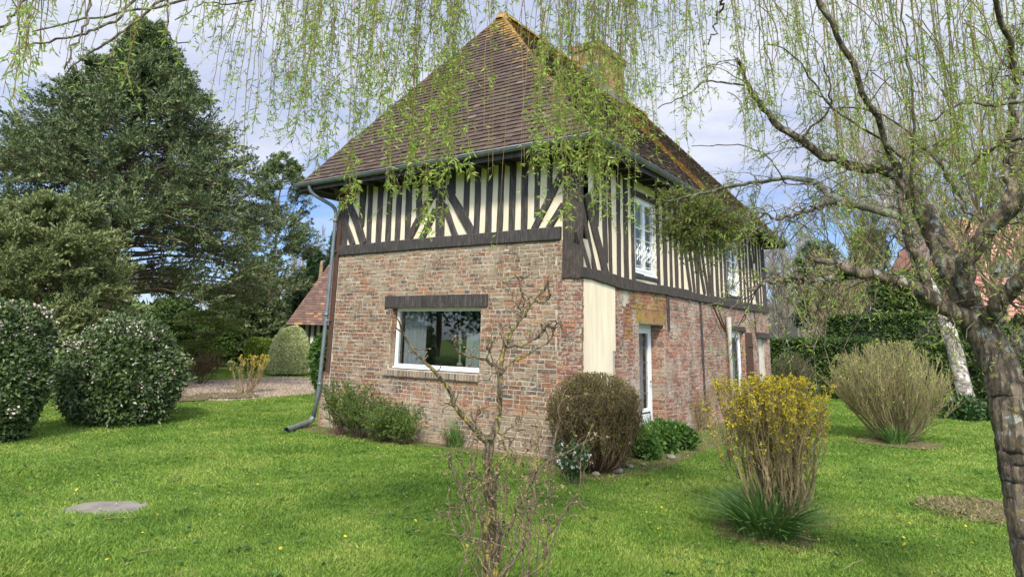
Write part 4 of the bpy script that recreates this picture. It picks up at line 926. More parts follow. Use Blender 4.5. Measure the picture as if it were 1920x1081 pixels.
# wide bare bush, right
c, w, h = px_shrub(1563, 1783, 640, 830, .7)
c = np.array([P_BUSH[0], P_BUSH[1]+.3, 0])
o = thing('bare_bush', 'wide bare tan twiggy bush on the lawn in front of the hedge', 'bush', c)
P, R = stems(c, 200, h*1.0, w*1.05, .012, .02, 10, w*.12, .2, .024, hp=.75, dome=.42); b = MB(); b.tubes(P, R, 4)
Q, Rq = side_twigs(P, 3600, .34, .35, 1, 5, .0042, .45, .6, .012); q = np.hypot(Q[:, :, 0]-c[0], Q[:, :, 1]-c[1])/w; Q[:, :, 2] = np.minimum(Q[:, :, 2], h*np.clip(1.02-.22*q**2, .3, 1.1)*rng.uniform(.95, 1.03, Q.shape[:2])); b.tubes(Q, Rq, 3)
b.build('stems', M['stem_olive'], o)
b = MB(); p, tn = along(Q, 5200, .1, 1); b.leaves(p, unit(tn+rdir(len(p))*.7), .045, .018); b.build('leaves', M['lime'], o)
# daffodil-like strap leaves
def straps(name, label, cat, c, n, h, sp, mat='daff', w=.013, group=None, z=0., parent=None):
    a = rng.uniform(0, 2*PI, n); q = rng.random(n)**.7; m_ = 6; t = np.linspace(0, 1, m_)
    L = h*rng.uniform(.55, 1.15, n); b0 = np.c_[np.cos(a)*q*sp*.45, np.sin(a)*q*sp*.45]
    out_ = (.15+.85*q)*sp*.75; P = np.zeros((n, m_, 3)); ang = a+rng.normal(0, .5, n)
    P[:, :, 0] = c[0]+b0[:, :1]+np.cos(ang)[:, None]*out_[:, None]*t**1.7; P[:, :, 1] = c[1]+b0[:, 1:]+np.sin(ang)[:, None]*out_[:, None]*t**1.7
    P[:, :, 2] = z+L[:, None]*(t*(1.25-.45*(q[:, None])*t*1.4))
    P[:, :, 2] = np.maximum(P[:, :, 2], .01)
    wd = w*(1-.75*t**3)*.5; s = np.stack([-np.sin(ang+rng.normal(0, .7, n)), np.cos(ang), np.zeros(n)], 1); s = unit(s)
    A, B_ = P-s[:, None]*wd[None, :, None], P+s[:, None]*wd[None, :, None]; V = np.stack([A, B_], 2).reshape(n, -1, 3)
    f = np.array([[2*i, 2*i+1, 2*i+3, 2*i+2] for i in range(m_-1)]); b = MB(); b.add(V.reshape(-1, 3), (np.arange(n)[:, None, None]*m_*2+f).reshape(-1, 4))
    return b.build(name, M[mat], parent, label=label, category=cat, group=group)
straps('daffodil_clump', 'thick clump of long green daffodil leaves at the foot of the yellow bush', 'daffodils', P_FORS, 560, .37, .62, w=.019)
c = onz(848, 838); straps('daffodil_clump', 'small clump of strap leaves against the front wall below the window', 'daffodils', (c[0], c[1]+.1, 0), 230, .36, .34)
c = onz(1678, 832); straps('daffodil_clump', 'dark leaves at the foot of the wide bare bush', 'daffodils', c, 200, .34, .42, w=.016)
# dark red tuft by the wall
c = onz(826, 812); c[1] = max(c[1], -.35)
b = MB(); lump_leaves(b, ell_lumps((c[0]-.12, c[1], .28), (.12, .10, .14), 6, .08), 500, .045, .02); b.build('red_leaved_plant', m_leaf('purple_leaf', [(.12, .03, .04), (.22, .06, .07), (.10, .10, .03)]), label='small dark red leaved plant against the front wall', category='plant')

# low leafy shrub at the front left corner
c = onz(672, 822); c[1] = -.55
o = thing('leafy_shrub', 'low spreading fresh green shrub against the left end of the front wall', 'shrub', c)
for i, (dx, hh, ww) in enumerate(((-.55, .82, .42), (-.05, .72, .5), (.55, .52, .45), (.95, .42, .3))):
    P, R = stems((c[0]+dx, c[1], 0), 45, hh, ww, .006, .1, 7, .08, .2, .02)
    b = MB(); b.tubes(P, R, 4); Q, Rq = side_twigs(P, 300, .2, .2, 1, 4, .0025, .8, .2); b.tubes(Q, Rq, 3); b.build('stems', M['stem_brown'], o)
    b = MB(); p, tn = along(Q, 4600, .1, 1); b.leaves(p, unit(tn+rdir(len(p))*.9), .034*rng.uniform(.6, 1.2, len(p)), .018); p, tn = along(P, 700, .2, 1); b.leaves(p, unit(tn+rdir(len(p))*.9), .035, .018); b.build('foliage', M['fresh'], o)
# small white rose
c = at(1074, 800, 8.55); c[2] = 0
o = thing('rose_bush', 'small bush with white flowers in front of the brown bush', 'bush', c); P, R = stems(c, 22, .42, .25, .005, .1, 7, .05, .3, .02); b = MB(); b.tubes(P, R, 4); b.build('stems', M['stem'], o)
Q, Rq = side_twigs(P, 120, .12, .2); b = MB(); p, tn = along(Q, 1300, 0, 1); b.leaves(p, unit(tn+rdir(len(p))), .04, .024); b.build('leaves', M['ivy'], o)
p, tn = along(P, 38, .5, 1); p = p[p[:, 2] > .2]; b = MB(); pp = np.repeat(p, 9, 0); b.leaves(pp+rng.normal(0, .006, pp.shape), rdir(len(pp))+np.array([0, 0, .5]), .024, .02); b.build('blossom', M['white_fl'], o)
# long bare rose canes reaching right out of the twisted hazel area
# ground plants right of the brown bush
for i, (px, py, rr, hh, lab) in enumerate(((1190, 856, .40, .36, 'broad green leaves spilling out beside the brown bush'), (1248, 842, .46, .36, 'clump of green leaves in the bed below the glazed door'))):
    c = onz(px, py); o = thing('leafy_perennial', lab, 'plant', c); b = MB()
    lump_leaves(b, ell_lumps((c[0], c[1], hh*.5), (rr, rr, hh*.45), 14, .14), 3200, .085, .045, .02, .9, .6, .4); b.build('foliage', M['herb'], o)
c = onz(1222, 832); straps('daffodil_clump', 'green strap leaves in the bed below the glazed door', 'daffodils', (c[0], c[1]+.1, 0), 260, .42, .5, w=.014)
c = onz(1300, 805); o = thing('bare_bush', 'low straggly bush against the side wall right of the door', 'bush', c); P, R = stems(c, 60, .75, .6, .007, .05, 8, .2, .3, .035); b = MB(); b.tubes(P, R, 4); Q, Rq = side_twigs(P, 700, .22, .2, 1, 5, .003, .8, .2, .02); b.tubes(Q, Rq, 3); b.build('stems', M['stem'], o)
b = MB(); p, tn = along(Q, 1100, 0, 1); b.leaves(p, unit(tn+rdir(len(p))), .04, .02); b.build('leaves', M['olive'], o)
# climbing stem on the side wall
# edging stones
for px, py, r, sl in ((1155, 886, .085, 'largest pale stone at the foot of the brown clipped bush'), (1180, 878, .05, 'small pale stone just right of the largest one by the brown bush'), (1118, 893, .05, 'small pale stone between the white flowered bush and the largest stone'), (1205, 874, .04, 'smallest pale stone in front of the broad green leaves'), (1258, 860, .06, 'rough pale stone in front of the leaves below the glazed door')):
    c = onz(px, py); b = MB(); th = np.linspace(0, 2*PI, 10, endpoint=False); ph = np.linspace(-1.2, PI/2, 6)
    V = np.array([[c[0]+r*math.cos(p)*math.cos(t)*1.25, c[1]+r*math.cos(p)*math.sin(t), max(-.01, .03+r*.62*math.sin(p))] for p in ph for t in th]); V[:, :]+= rng.normal(0, r*.06, V.shape)
    b.add(V, [[i*10+j, i*10+(j+1) % 10, (i+1)*10+(j+1) % 10, (i+1)*10+j] for i in range(5) for j in range(10)])
    b.build('edging_stone', M['stone'], label=sl, category='stone', group='rough stones edging the bed', smooth=True)
# weedy patch on the right lawn
c = onz(1840, 960); b = MB(); n = 2600; a = rng.uniform(0, 2*PI, n); r = .62*np.sqrt(rng.random(n)); P = np.c_[c[0]+r*np.cos(a), c[1]+r*np.sin(a), rng.uniform(0, .03, n)]
b.leaves(P, unit(rdir(n)*np.array([1, 1, .5])+np.array([0, 0, .35])), .07*rng.uniform(.5, 1.2, n), .012, rdir(n)); b.build('weed_patch', m_leaf('dry_weed', [(.09, .13, .03), (.22, .19, .08), (.30, .24, .12)], .2), kind='stuff', label='low dry weedy mound on the right lawn', category='weeds')

# ---------------- background hedges, topiary, barn
def hedge(name, label, a, c, depth, h, mat, n, L=.1, core_=True, rough=.08, cat='hedge', group=None):
    a, c = np.array(a[:2]), np.array(c[:2]); U = (c-a)/np.linalg.norm(c-a); Lh = np.linalg.norm(c-a); V = np.array([-U[1], U[0]])
    if V@(a-CAM[:2]) < 0: V = -V
    o = thing(name, label, cat, (*a, 0), group)
    u = rng.random(n)*Lh; face = rng.random(n); z = rng.random(n)*h; v = np.zeros(n); dd = np.zeros((n, 3))
    w1, w2 = h/(h+depth), 0
    f1 = face < w1*.75; f2 = (face >= w1*.75) & (face < .93); f3 = ~(f1 | f2)
    v[f1] = 0; dd[f1] = [*-V, 0]; z[f2] = h; v[f2] = rng.random(f2.sum())*depth; dd[f2] = [0, 0, 1]
    e = rng.random(f3.sum()) < .5; u[f3] = np.where(e, 0, Lh); v[f3] = rng.random(f3.sum())*depth; s = np.where(e, -1, 1)[:, None]; dd[f3] = s*np.array([*U, 0])
    P = np.c_[a[0]+U[0]*u+V[0]*v, a[1]+U[1]*u+V[1]*v, z]; bulge = (vnoise(np.c_[u, z+v], 1.2, 5)-.5)*rough*3+(vnoise(np.c_[u, z+v], 3.5, 8)-.5)*rough*2
    P += dd*(bulge[:, None]-rng.random((n, 1))*.1); k = P[:, 2] > .02; P, dd = P[k], dd[k]
    b = MB(); b.leaves(P, unit(dd*.5+rdir(len(P))), L*rng.uniform(.6, 1.3, len(P)), L*.55, unit(dd+rdir(len(P))*.6), .1); b.build('foliage', mat, o)
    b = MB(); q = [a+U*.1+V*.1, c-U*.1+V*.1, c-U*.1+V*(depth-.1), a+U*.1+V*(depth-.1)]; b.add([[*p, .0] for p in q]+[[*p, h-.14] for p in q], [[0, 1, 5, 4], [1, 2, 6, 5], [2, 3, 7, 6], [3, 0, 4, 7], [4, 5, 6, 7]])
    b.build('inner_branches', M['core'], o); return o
hz = lambda x, y, D: at(x, y, D)[2]
hedge('clipped_hedge', 'long clipped dark green hedge closing the garden beyond the far end of the house', at(1425, 640, 27), at(1600, 640, 24.5), 1.4, hz(1500, 636, 26), M['hedge'], 26000, .11)
hedge('clipped_hedge', 'higher clipped hedge behind the long one, right of the house', at(1545, 600, 30), at(1720, 600, 28), 1.5, hz(1600, 592, 29), M['hedge'], 20000, .13)
hedge('clipped_hedge', 'dark hedge behind the leaning white trunk', at(1690, 640, 23.5), at(1990, 640, 21), 1.5, hz(1800, 645, 22), M['hedge'], 26000, .11)
hedge('clipped_hedge', 'low bright green clipped hedge block beside the domed bush', at(462, 650, 33), at(520, 650, 32), 1.0, hz(490, 638, 32.5), M['lime'], 7000, .12)
# dome topiary, on short legs
c = onz(541, 706); D = dist(c)+1; w = np.linalg.norm(at(580, 690, D)-at(505, 690, D))/2; h = hz(541, 616, D)
o = thing('domed_topiary', 'pale variegated bush clipped into a dome beside the driveway', 'topiary', (c[0], c[1], 0)); C = at(541, 690, D); z0 = hz(541, 700, D)+.05
b = MB(); n = 26000; d = rdir(n); d[:, 2] = np.abs(d[:, 2]); d = d/((np.abs(np.c_[np.hypot(d[:, 0], d[:, 1]), d[:, 2]])**2.5).sum(1)**(1/2.5))[:, None]; P = np.array([C[0], C[1], z0])+d*np.array([w, w, h-z0])*np.c_[np.ones((n, 2))*(.93+.07*np.sin(np.clip(d[:, 2:3]*5, 0, PI/2))), np.ones(n)]*(1+.03*np.sin(d[:, :1]*9)+rng.normal(0, .02, (n, 1))); P[:n//6, 2] = z0+rng.random(n//6)*.08; P[:n//6, :2] = C[:2]+(P[:n//6, :2]-C[:2])*np.sqrt(rng.random((n//6, 1)))
b.leaves(P, unit(d*.6+rdir(n)), .08, .05, unit(d+rdir(n)*.6)); b.build('foliage', M['varieg'], o)
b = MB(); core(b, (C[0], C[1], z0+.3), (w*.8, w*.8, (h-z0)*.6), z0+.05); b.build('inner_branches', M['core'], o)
b = MB(); P, R = stems((C[0], C[1], 0), 5, z0+.5, w*.5, .06, 0, 5, .1, .1, .02); b.tubes(P, R, 6); b.build('trunk', M['stem_brown'], o)
# second small clipped thing behind it is the ivy-clad bush at the corner
c, w, h = px_shrub(578, 632, 622, 742, .4)
shrub('ivy_bush', 'tall dark green leafy bush behind the grey downpipe', 'bush', c, (w*1.15, w*.9, h*.5), M['herb'], 14000, .11, .08, k=24, lr=.45, cz=h*.52, corek=.7, group=None)
# mixed wall of shrubs behind the driveway
for (x0, x1, yt, D, mat, lab, L) in ((395, 540, 565, 40, 'hedge', 'rounded olive green bush behind the driveway, left of the barn', .16), (345, 455, 610, 37, 'privet', 'green laurel bush behind the low bare bush', .16),
                                (500, 560, 590, 44, 'fresh', 'light green bush just left of the barn', .16), (250, 380, 560, 34, 'hedge', 'dark bush in the shade under the big conifer', .16), (100, 270, 560, 33, 'hedge', 'dark bush behind the flowering shrubs under the big conifer', .16), (-120, 110, 560, 32, 'hedge', 'dark bush behind the shrub at the left edge', .16)):
    w = np.linalg.norm(at(x1, 640, D)-at(x0, 640, D))/2; h = hz((x0+x1)/2, yt, D); c = at((x0+x1)/2, 640, D)
    shrub('garden_shrub', lab, 'bush', c, (w, w*.7, h*.52), M[mat], 15000, L, L*.6, k=22, lr=.5, cz=h*.5, group='bushes closing the garden behind the driveway')
# yellow tipped spreading conifer shrub
c = at(400, 640, 32); o = thing('golden_juniper', 'spreading juniper with yellow green tips in layered sprays', 'bush', (c[0], c[1], 0)); b = MB(); b2 = MB()
for i in range(46):
    a = rng.uniform(0, 2*PI); zz = rng.uniform(.8, 3.6); L_ = rng.uniform(1.2, 2.4)*(1-.12*zz); t = np.linspace(0, 1, 8); P = np.c_[c[0]+np.cos(a)*L_*t, c[1]+np.sin(a)*L_*t, zz+.25*t-.35*t**2]
    b2.tubes(P, .03*(1-.8*t), 4); n = 260; tt = rng.random(n)**.6; p = P[np.minimum((tt*7).astype(int), 7)]+rng.normal(0, 1, (n, 3))*np.array([.22, .22, .06]); b.leaves(p, unit(np.array([np.cos(a), np.sin(a), .15])+rdir(n)*.6), .13, .04)
b.build('foliage', M['gold'], o); b2.build('branches', M['conbark'], o)
# belt of trees far beyond the garden, reads as one mass
for nm, x0, x1, D, top in (('left', -500, 640, 75, 566), ('right', 1380, 2500, 75, 572)):
    n = 30000; u = rng.random(n); A_ = at(x0, 640, D); B_ = at(x1, 640, D); hh = hz((x0+x1)/2, top, D); P = A_+(B_-A_)*u[:, None]; tp = hh*(.55+.75*vnoise(np.c_[u*40, u*0], 1., 4)); P[:, 2] = rng.random(n)*tp; P[:, :2] += rng.normal(0, 1.2, (n, 2))
    b = MB(); b.leaves(P, rdir(n), .9, .5); b.build('distant_wood', M['hedge'], kind='stuff', label='far belt of trees beyond the garden on the '+nm, category='wood')
# barn
c0 = at(565, 640, 33); rightv = _r; fw = np.array([-_r[1], _r[0], 0.]); fw = fw/np.linalg.norm(fw)
ang = math.radians(-8); ca, sa = math.cos(ang), math.sin(ang); U = np.array([rightv[0]*ca-rightv[1]*sa, rightv[0]*sa+rightv[1]*ca, 0]); V = np.array([-U[1], U[0], 0])
BARN = thing('small_barn', 'low half timbered barn with lichened hipped tile roof behind the house', 'barn', (c0[0], c0[1], 0))
ez = hz(545, 606, 33); az_ = ez+(hz(622, 508, 34)-ez)/.42; O = np.array([c0[0], c0[1], 0]); pt = lambda u, v, z: O+U*u+V*v+np.array([0, 0, z])
b = MB(); Wb, Db = 6.0, 5.0
b.add([pt(0, 0, 0), pt(Wb, 0, 0), pt(Wb, Db, 0), pt(0, Db, 0), pt(0, 0, ez), pt(Wb, 0, ez), pt(Wb, Db, ez), pt(0, Db, ez)], [[0, 1, 5, 4], [1, 2, 6, 5], [2, 3, 7, 6], [3, 0, 4, 7]]); b.build('wall', M['barnwall'], BARN)
ov = .55; e4 = [pt(-ov, -ov, ez-.05), pt(Wb+ov, -ov, ez-.05), pt(Wb+ov, Db+ov, ez-.05), pt(-ov, Db+ov, ez-.05)]; r0_, r1_ = pt(2.1, Db/2, az_), pt(Wb-2.1, Db/2, az_)
b = MB(); b.add(e4+[r0_, r1_], [[0, 1, 5, 4], [2, 3, 4, 5], [0, 3, 2, 1]], [[1, 2, 5], [3, 0, 4]]); rf = b.build('roof', M['timber'], BARN)
mb_tile, n_, l_, bs_ = NW('barn_tiles'); r_1 = ramp(n_, [(0, (.12, .07, .055)), (.4, (.17, .095, .07)), (.75, (.14, .09, .07)), (.9, (.33, .17, .07)), (.95, (.24, .14, .10))], 'CONSTANT'); l_.new(rand_island(n_), r_1.inputs[0])
tcx = n_.new('ShaderNodeTexCoord'); spx = n_.new('ShaderNodeSeparateXYZ'); l_.new(tcx.outputs['Object'], spx.inputs[0]); mrx = n_.new('ShaderNodeMapRange'); mrx.inputs['From Min'].default_value = az_-1.3; mrx.inputs['From Max'].default_value = az_-.4; l_.new(spx.outputs['Z'], mrx.inputs[0])
l_.new(mixc(n_, l_, mrx.outputs[0], r_1.outputs[0], (.42, .25, .04)), bs_.inputs['Base Color']); bs_.inputs['Roughness'].default_value = .9
b = MB(); tile_slope(b, e4[0], e4[1], r0_, r1_, .2, .13); tile_slope(b, e4[3], e4[0], r0_, r0_, .2, .13); b.build('tiles', mb_tile, rf)
for i in range(22):
    u = .03+i*.28; b = MB(); x = lambda u_, z_: pt(u_, 0, z_)
    b.add([pt(u+q, v, z) for z in (0.3, ez-.02) for q, v in ((0, -.03), (.12, -.03), (.12, .01), (0, .01))], [[0, 1, 5, 4], [1, 2, 6, 5], [2, 3, 7, 6], [3, 0, 4, 7]])
    b.build('stud', M['timber'], BARN)
b = MB(); b.add([pt(1.0, -.035, ez-.95), pt(1.45, -.035, ez-.95), pt(1.45, -.035, ez-.35), pt(1.0, -.035, ez-.35)], [[0, 1, 2, 3]]); b.build('window', M['dark'], BARN)
p0 = at(600, 530, 35.0); b = MB(); b.lathe([(.11, hz(600, 560, 35)), (.10, hz(600, 520, 35)), (.08, hz(600, 492, 35)), (.04, hz(600, 489, 35)), (.001, hz(600, 488, 35))], (p0[0], p0[1], 0), 8); b.build('finial', M['stem'], rf)
# red roofed house, right
c0 = at(1800, 640, 40); RH = thing('red_roofed_house', 'neighbouring house with faded red tiled roof behind the willow trunk', 'house', (c0[0], c0[1], 0)); O = np.array([c0[0], c0[1], 0]); U = _r/np.linalg.norm(_r); V = np.array([-U[1], U[0], 0])
ez, rz = hz(1850, 600, 40), hz(1850, 400, 44); Wb, Db = 12, 8
b = MB(); b.add([pt(0, 0, 0), pt(Wb, 0, 0), pt(Wb, Db, 0), pt(0, Db, 0), pt(0, 0, ez), pt(Wb, 0, ez), pt(Wb, Db, ez), pt(0, Db, ez)], [[0, 1, 5, 4], [1, 2, 6, 5], [2, 3, 7, 6], [3, 0, 4, 7]]); b.build('wall', M['barnwall'], RH)
b = MB(); e4 = [pt(-.4, -.5, ez), pt(Wb, -.5, ez), pt(Wb, Db+.5, ez), pt(-.4, Db+.5, ez)]; r0_, r1_ = pt(1.2, Db/2, rz), pt(Wb, Db/2, rz)
b.add(e4+[r0_, r1_], [[0, 1, 5, 4], [2, 3, 4, 5], [0, 3, 2, 1]], [[1, 2, 5], [3, 0, 4]]); rf = b.build('roof', M['redtile'], RH)
b = MB(); tile_slope(b, e4[0], e4[1], r0_, r1_, .28, .3, .04); b.build('tiles', m_leaf('red_tiles', [(.36, .16, .12), (.44, .21, .16), (.50, .27, .21)], 0, .9), rf)
b = MB()
V4 = [pt(3.2+q, 1.2+v, z) for z in (ez+.6, ez+2.6) for q, v in ((0, 0), (1.1, 0), (1.1, 3.), (0, 3.))]; b.add(V4, [[0, 1, 5, 4], [1, 2, 6, 5], [3, 0, 4, 7]]); b.add([pt(2.95, 1.0, ez+2.55), pt(3.75, 1.0, ez+3.4), pt(4.55, 1.0, ez+2.55), pt(2.95, 4.2, ez+2.55), pt(3.75, 4.2, ez+3.4), pt(4.55, 4.2, ez+2.55)], [[0, 1, 4, 3], [1, 2, 5, 4]], [[0, 2, 1]])
dm = b.build('dormer', M['lead'], RH); b = MB(); b.quad(pt(3.4, 1.19, ez+.9), pt(4.1, 1.19, ez+.9), pt(4.1, 1.19, ez+2.2), pt(3.4, 1.19, ez+2.2)); b.build('window', M['dark'], dm)
# pale distant house
c0 = at(1497, 640, 60); FH = thing('distant_house', 'pale distant house behind the hedges with a dark window', 'house', (c0[0], c0[1], 0)); O = np.array([c0[0], c0[1], 0]); ez, rz = hz(1510, 590, 60), hz(1515, 545, 62); Wb, Db = 5.5, 7
b = MB(); b.add([pt(0, 0, 0), pt(Wb, 0, 0), pt(Wb, Db, 0), pt(0, Db, 0), pt(0, 0, ez), pt(Wb, 0, ez), pt(Wb, Db, ez), pt(0, Db, ez), pt(Wb/2, 0, rz), pt(Wb/2, Db, rz)], [[0, 1, 5, 4], [1, 2, 6, 5], [2, 3, 7, 6], [3, 0, 4, 7]], [[4, 5, 8], [6, 7, 9]]); b.build('wall', M['cement'], FH)
b = MB(); k = .15; b.add([pt(-.2, -.2, ez-.1), pt(Wb/2, -.2, rz+k), pt(Wb+.2, -.2, ez-.1), pt(-.2, Db, ez-.1), pt(Wb/2, Db, rz+k), pt(Wb+.2, Db, ez-.1)], [[0, 1, 4, 3], [1, 2, 5, 4]]); b.build('roof', M['stone'], FH)
b = MB(); b.quad(pt(3.2, -.02, ez-1.6), pt(4.2, -.02, ez-1.6), pt(4.2, -.02, ez-.3), pt(3.2, -.02, ez-.3)); b.build('window', M['dark'], FH)

# ---------------- conifers
def conifer(label, c, H, prof, nb, per, mat='conifer', tuft=22, ts=.16, tr=.2, seed=0, z0=.6, group='conifers behind the garden', droop=-.12, barkr=.02, dens=1.0, lift=.25, ww=.05, keep=None, cat='conifer'):
    """prof(z/H) -> crown radius; every branch carries sprays made of short needle tufts"""
    o = thing('conifer_tree', label, cat, (c[0], c[1], 0), group)
    b = MB(); P = np.array([[c[0]+rng.normal(0, .05), c[1]+rng.normal(0, .05), z] for z in np.linspace(0, H*.97, 9)]); b.tubes(P, np.linspace(H*barkr, .02, 9), 10); b.build('trunk', M['conbark'], o)
    zz = H*(z0/H+(1-z0/H)*rng.random(nb)**1.05); a = rng.uniform(0, 2*PI, nb); fr = np.where(rng.random(nb) < .25, 1.12, 1)*rng.uniform(.72, 1.08, nb)
    R = np.array([prof(z/H) for z in zz])*fr; t = np.linspace(0, 1, 8)
    B = np.zeros((nb, 8, 3)); B[:, :, 0] = c[0]+np.cos(a)[:, None]*R[:, None]*t; B[:, :, 1] = c[1]+np.sin(a)[:, None]*R[:, None]*t
    B[:, :, 2] = zz[:, None]+R[:, None]*(lift*t+droop*t**2)+np.cumsum(rng.normal(0, .02, (nb, 8)), 1)*R[:, None]*.5
    B[:, :, :2] += np.cumsum(rng.normal(0, .03, (nb, 8, 2)), 1)*R[:, None, None]*.5
    if keep is not None: k = keep(B); B = B[k]; R = R[k]; nb = len(B)
    b = MB(); b.tubes(B, (.010+.007*R)[:, None]*(1-.8*t), 5)
    # sprays
    n = nb*per; p, tn = along(B, n, .28, 1.0, .75); sd_ = unit(tn*.8+rdir(n)*.75+np.array([0, 0, .25])); hfac = np.clip((H-p[:, 2])/(H*.30), .42, 1); L = rng.uniform(.35, 1.0, n)*tr*3.2*hfac
    Q = np.stack([p, p+sd_*L[:, None]*.5+rng.normal(0, .02, (n, 3)), p+sd_*L[:, None]+np.array([0, 0, 1])*L[:, None]*.15], 1); b.tubes(Q, np.full((n, 3), .008)*[1, .7, .4], 3); b.build('branches', M['conbark'], o)
    m_ = int(tuft*dens); i = np.repeat(np.arange(n), m_); f = rng.random((len(i), 1))**.8; pos = Q[i, 0]*(1-f)+Q[i, 2]*f+rng.normal(0, tr*.20, (len(i), 3))*(1.1-.6*f)*np.array([1, 1, .55])
    d = unit(sd_[i]*.9+rdir(len(i))*.8+np.array([0, 0, .25])); b = MB(); s = rng.uniform(.6, 1.3, len(i)); b.leaves(pos, d, ts*s, ww*s, rdir(len(i))); b.build('crown', M[mat], o); return o
mpx = lambda D: np.linalg.norm(at(300, 500, D)-at(301, 500, D))
D = 24.; c = at(196, 600, D); s = mpx(D); H = hz(248, 42, D)
def pf(q):   # crown half width in photo px by height
    return np.interp(q, [0, .1, .36, .55, .73, .855, .93, .97, 1.0], [320, 350, 350, 290, 180, 92, 46, 24, 8])*s*.92
conifer('huge spreading blue green conifer filling the left of the picture', c, H, pf, 460, 14, tuft=42, ts=.12, tr=.30, ww=.04, droop=-.26, z0=2.7)
D = 19.5; c = at(70, 600, D); s2 = mpx(D); H2 = hz(95, 375, D)
conifer('lower grey green conifer in front of the huge one at the left edge', c, H2, lambda q: np.interp(q, [0, .4, .7, .9, 1], [175, 170, 135, 70, 15])*s2, 130, 12, 'conifer_sage', tuft=50, ts=.10, tr=.24, z0=1.2, ww=.035)
D = 37; c = at(500, 600, D); s3 = mpx(D); H3 = hz(505, 290, D)
conifer('thin ragged conifer with sky showing through, right of the huge one', c, H3, lambda q: np.interp(q, [0, .2, .5, .75, .9, 1], [70, 90, 88, 66, 42, 14])*s3, 90, 10, tuft=46, ts=.15, tr=.34, ww=.05, z0=3.3, barkr=.012)
D = 42; c = at(625, 600, D); s4 = mpx(D)
conifer('dark green conifer behind the barn roof', c, hz(625, 440, D), lambda q: np.interp(q, [0, .5, 1], [55, 38, 6])*s4, 110, 12, 'conifer_dark', 22, .25, .3, z0=1, ww=.08)
D = 44; c = at(575, 600, D)
conifer('dark green conifer left of the barn roof', c, hz(575, 476, D), lambda q: np.interp(q, [0, .5, 1], [50, 36, 8])*s4*1.04, 110, 12, 'conifer_dark', 22, .25, .3, z0=1, ww=.08)
D = 38; c = at(470, 600, D)
conifer('mid green conifer between the ragged one and the barn', c, hz(470, 500, D), lambda q: np.interp(q, [0, .5, 1], [70, 60, 15])*mpx(38), 110, 12, 'conifer', 24, .22, .3, z0=1, ww=.07)
# right background evergreens (holm oak like masses)
for (x0, x1, yt, D, mat, lab) in ((1490, 1610, 430, 44, 'conifer_dark', 'tall dark evergreen behind the hedges right of the house'), (1585, 1700, 395, 46, 'conifer_dark', 'tall dark evergreen behind the willow limbs'), (1600, 1790, 500, 33, 'privet', 'broad dark leafy evergreen behind the wide bare bush'), (1755, 1860, 560, 30, 'privet', 'leafy evergreen behind the leaning white trunk'), (1850, 2000, 600, 31, 'privet', 'leafy evergreen at the right edge')):
    w = np.linalg.norm(at(x1, 640, D)-at(x0, 640, D))/2; h = hz((x0+x1)/2, yt, D); c = at((x0+x1)/2, 640, D)
    o = thing('evergreen_tree', lab, 'tree', (c[0], c[1], 0), 'evergreens on the right'); b = MB(); P = np.array([[c[0], c[1], 0], [c[0]+.1, c[1], h*.4], [c[0], c[1]+.1, h*.8]]); b.tubes(P, np.array([.22, .15, .05]), 8)
    lum = ell_lumps((c[0], c[1], h*.55), (w*.9, w*.8, h*.43), 34, w*.32); Q = np.array([[P[1], (P[1]+l_[:3])/2+rng.normal(0, .1, 3), l_[:3]] for l_ in lum]); b.tubes(Q, np.tile([.06, .04, .015], (len(Q), 1)), 4); b.build('trunk', M['conbark'], o)
    b = MB(); lump_leaves(b, lum, 17000, .19, .10, .3, .5, .7); b.build('crown', M[mat], o)
# trees behind the camera that the window panes mirror
for ti, (x, y, H_, R_) in enumerate(((-14, -24, 8.5, 4.5), (-22, -30, 11, 5), (-7, -31, 8, 4), (12, -30, 9, 5), (-30, -22, 8, 6), (-18, -38, 9, 7), (0, -40, 8, 7), (-34, -36, 9, 7))):
    o = thing('garden_tree', 'dense dark tree standing behind the viewpoint', 'tree', (x, y, 0), 'trees behind the viewpoint'); b = MB(); b.tubes(np.array([[x, y, 0], [x, y, H_*.5], [x, y, H_*.8]]), np.array([.3, .2, .05]), 8); b.build('trunk', M['conbark'], o)
    b = MB(); lump_leaves(b, ell_lumps((x, y, H_*.55), (R_*.8, R_*.8, H_*.42), 22, R_*.4), 7000, .4, .25, .2, .5, .6); b.build('crown', M['privet'], o)

# ---------------- bare trees
def bare_tree(name, label, c, H, spread, mat='grey_twig', n1=22, n2=260, n3=1400, r=.12, rt=.01, group='bare trees beyond the hedge', lean=(0, 0), up=.9, z0=.2, cat='tree', lv=None):
    o = thing(name, label, cat, (c[0], c[1], 0), group); t = np.linspace(0, 1, 9); T_ = np.c_[c[0]+lean[0]*t, c[1]+lean[1]*t, H*t*.97]; T_[:, :2] += np.cumsum(rng.normal(0, H*.006, (9, 2)), 0); T_[0, :2] = c[:2]
    b = MB(); b.tubes(T_, r*(1-.88*t), 8); b.build('trunk', M[mat], o)
    A, RA = side_twigs(T_[None], n1, spread, z0, .95, 8, r*.35, .9, up*.8, H*.006); Bq, RB = side_twigs(A, n2, spread*.42, .2, 1, 6, max(rt*1.5, r*.09), .7, up*.5, H*.003); Cq, RC = side_twigs(Bq, n3, spread*.2, .2, 1, 5, rt, .7, up*.4, H*.002)
    b = MB(); b.tubes(A, RA, 5); b.tubes(Bq, RB, 4); b.tubes(Cq, RC, 3)
    b.build('branches', M[mat], o)
    if lv: b = MB(); p, tn = along(Cq, lv[1], 0, 1); b.leaves(p, unit(tn+rdir(len(p))), lv[2], lv[2]*.5); b.build('leaves', M[lv[0]], o)
    return o
D = 60
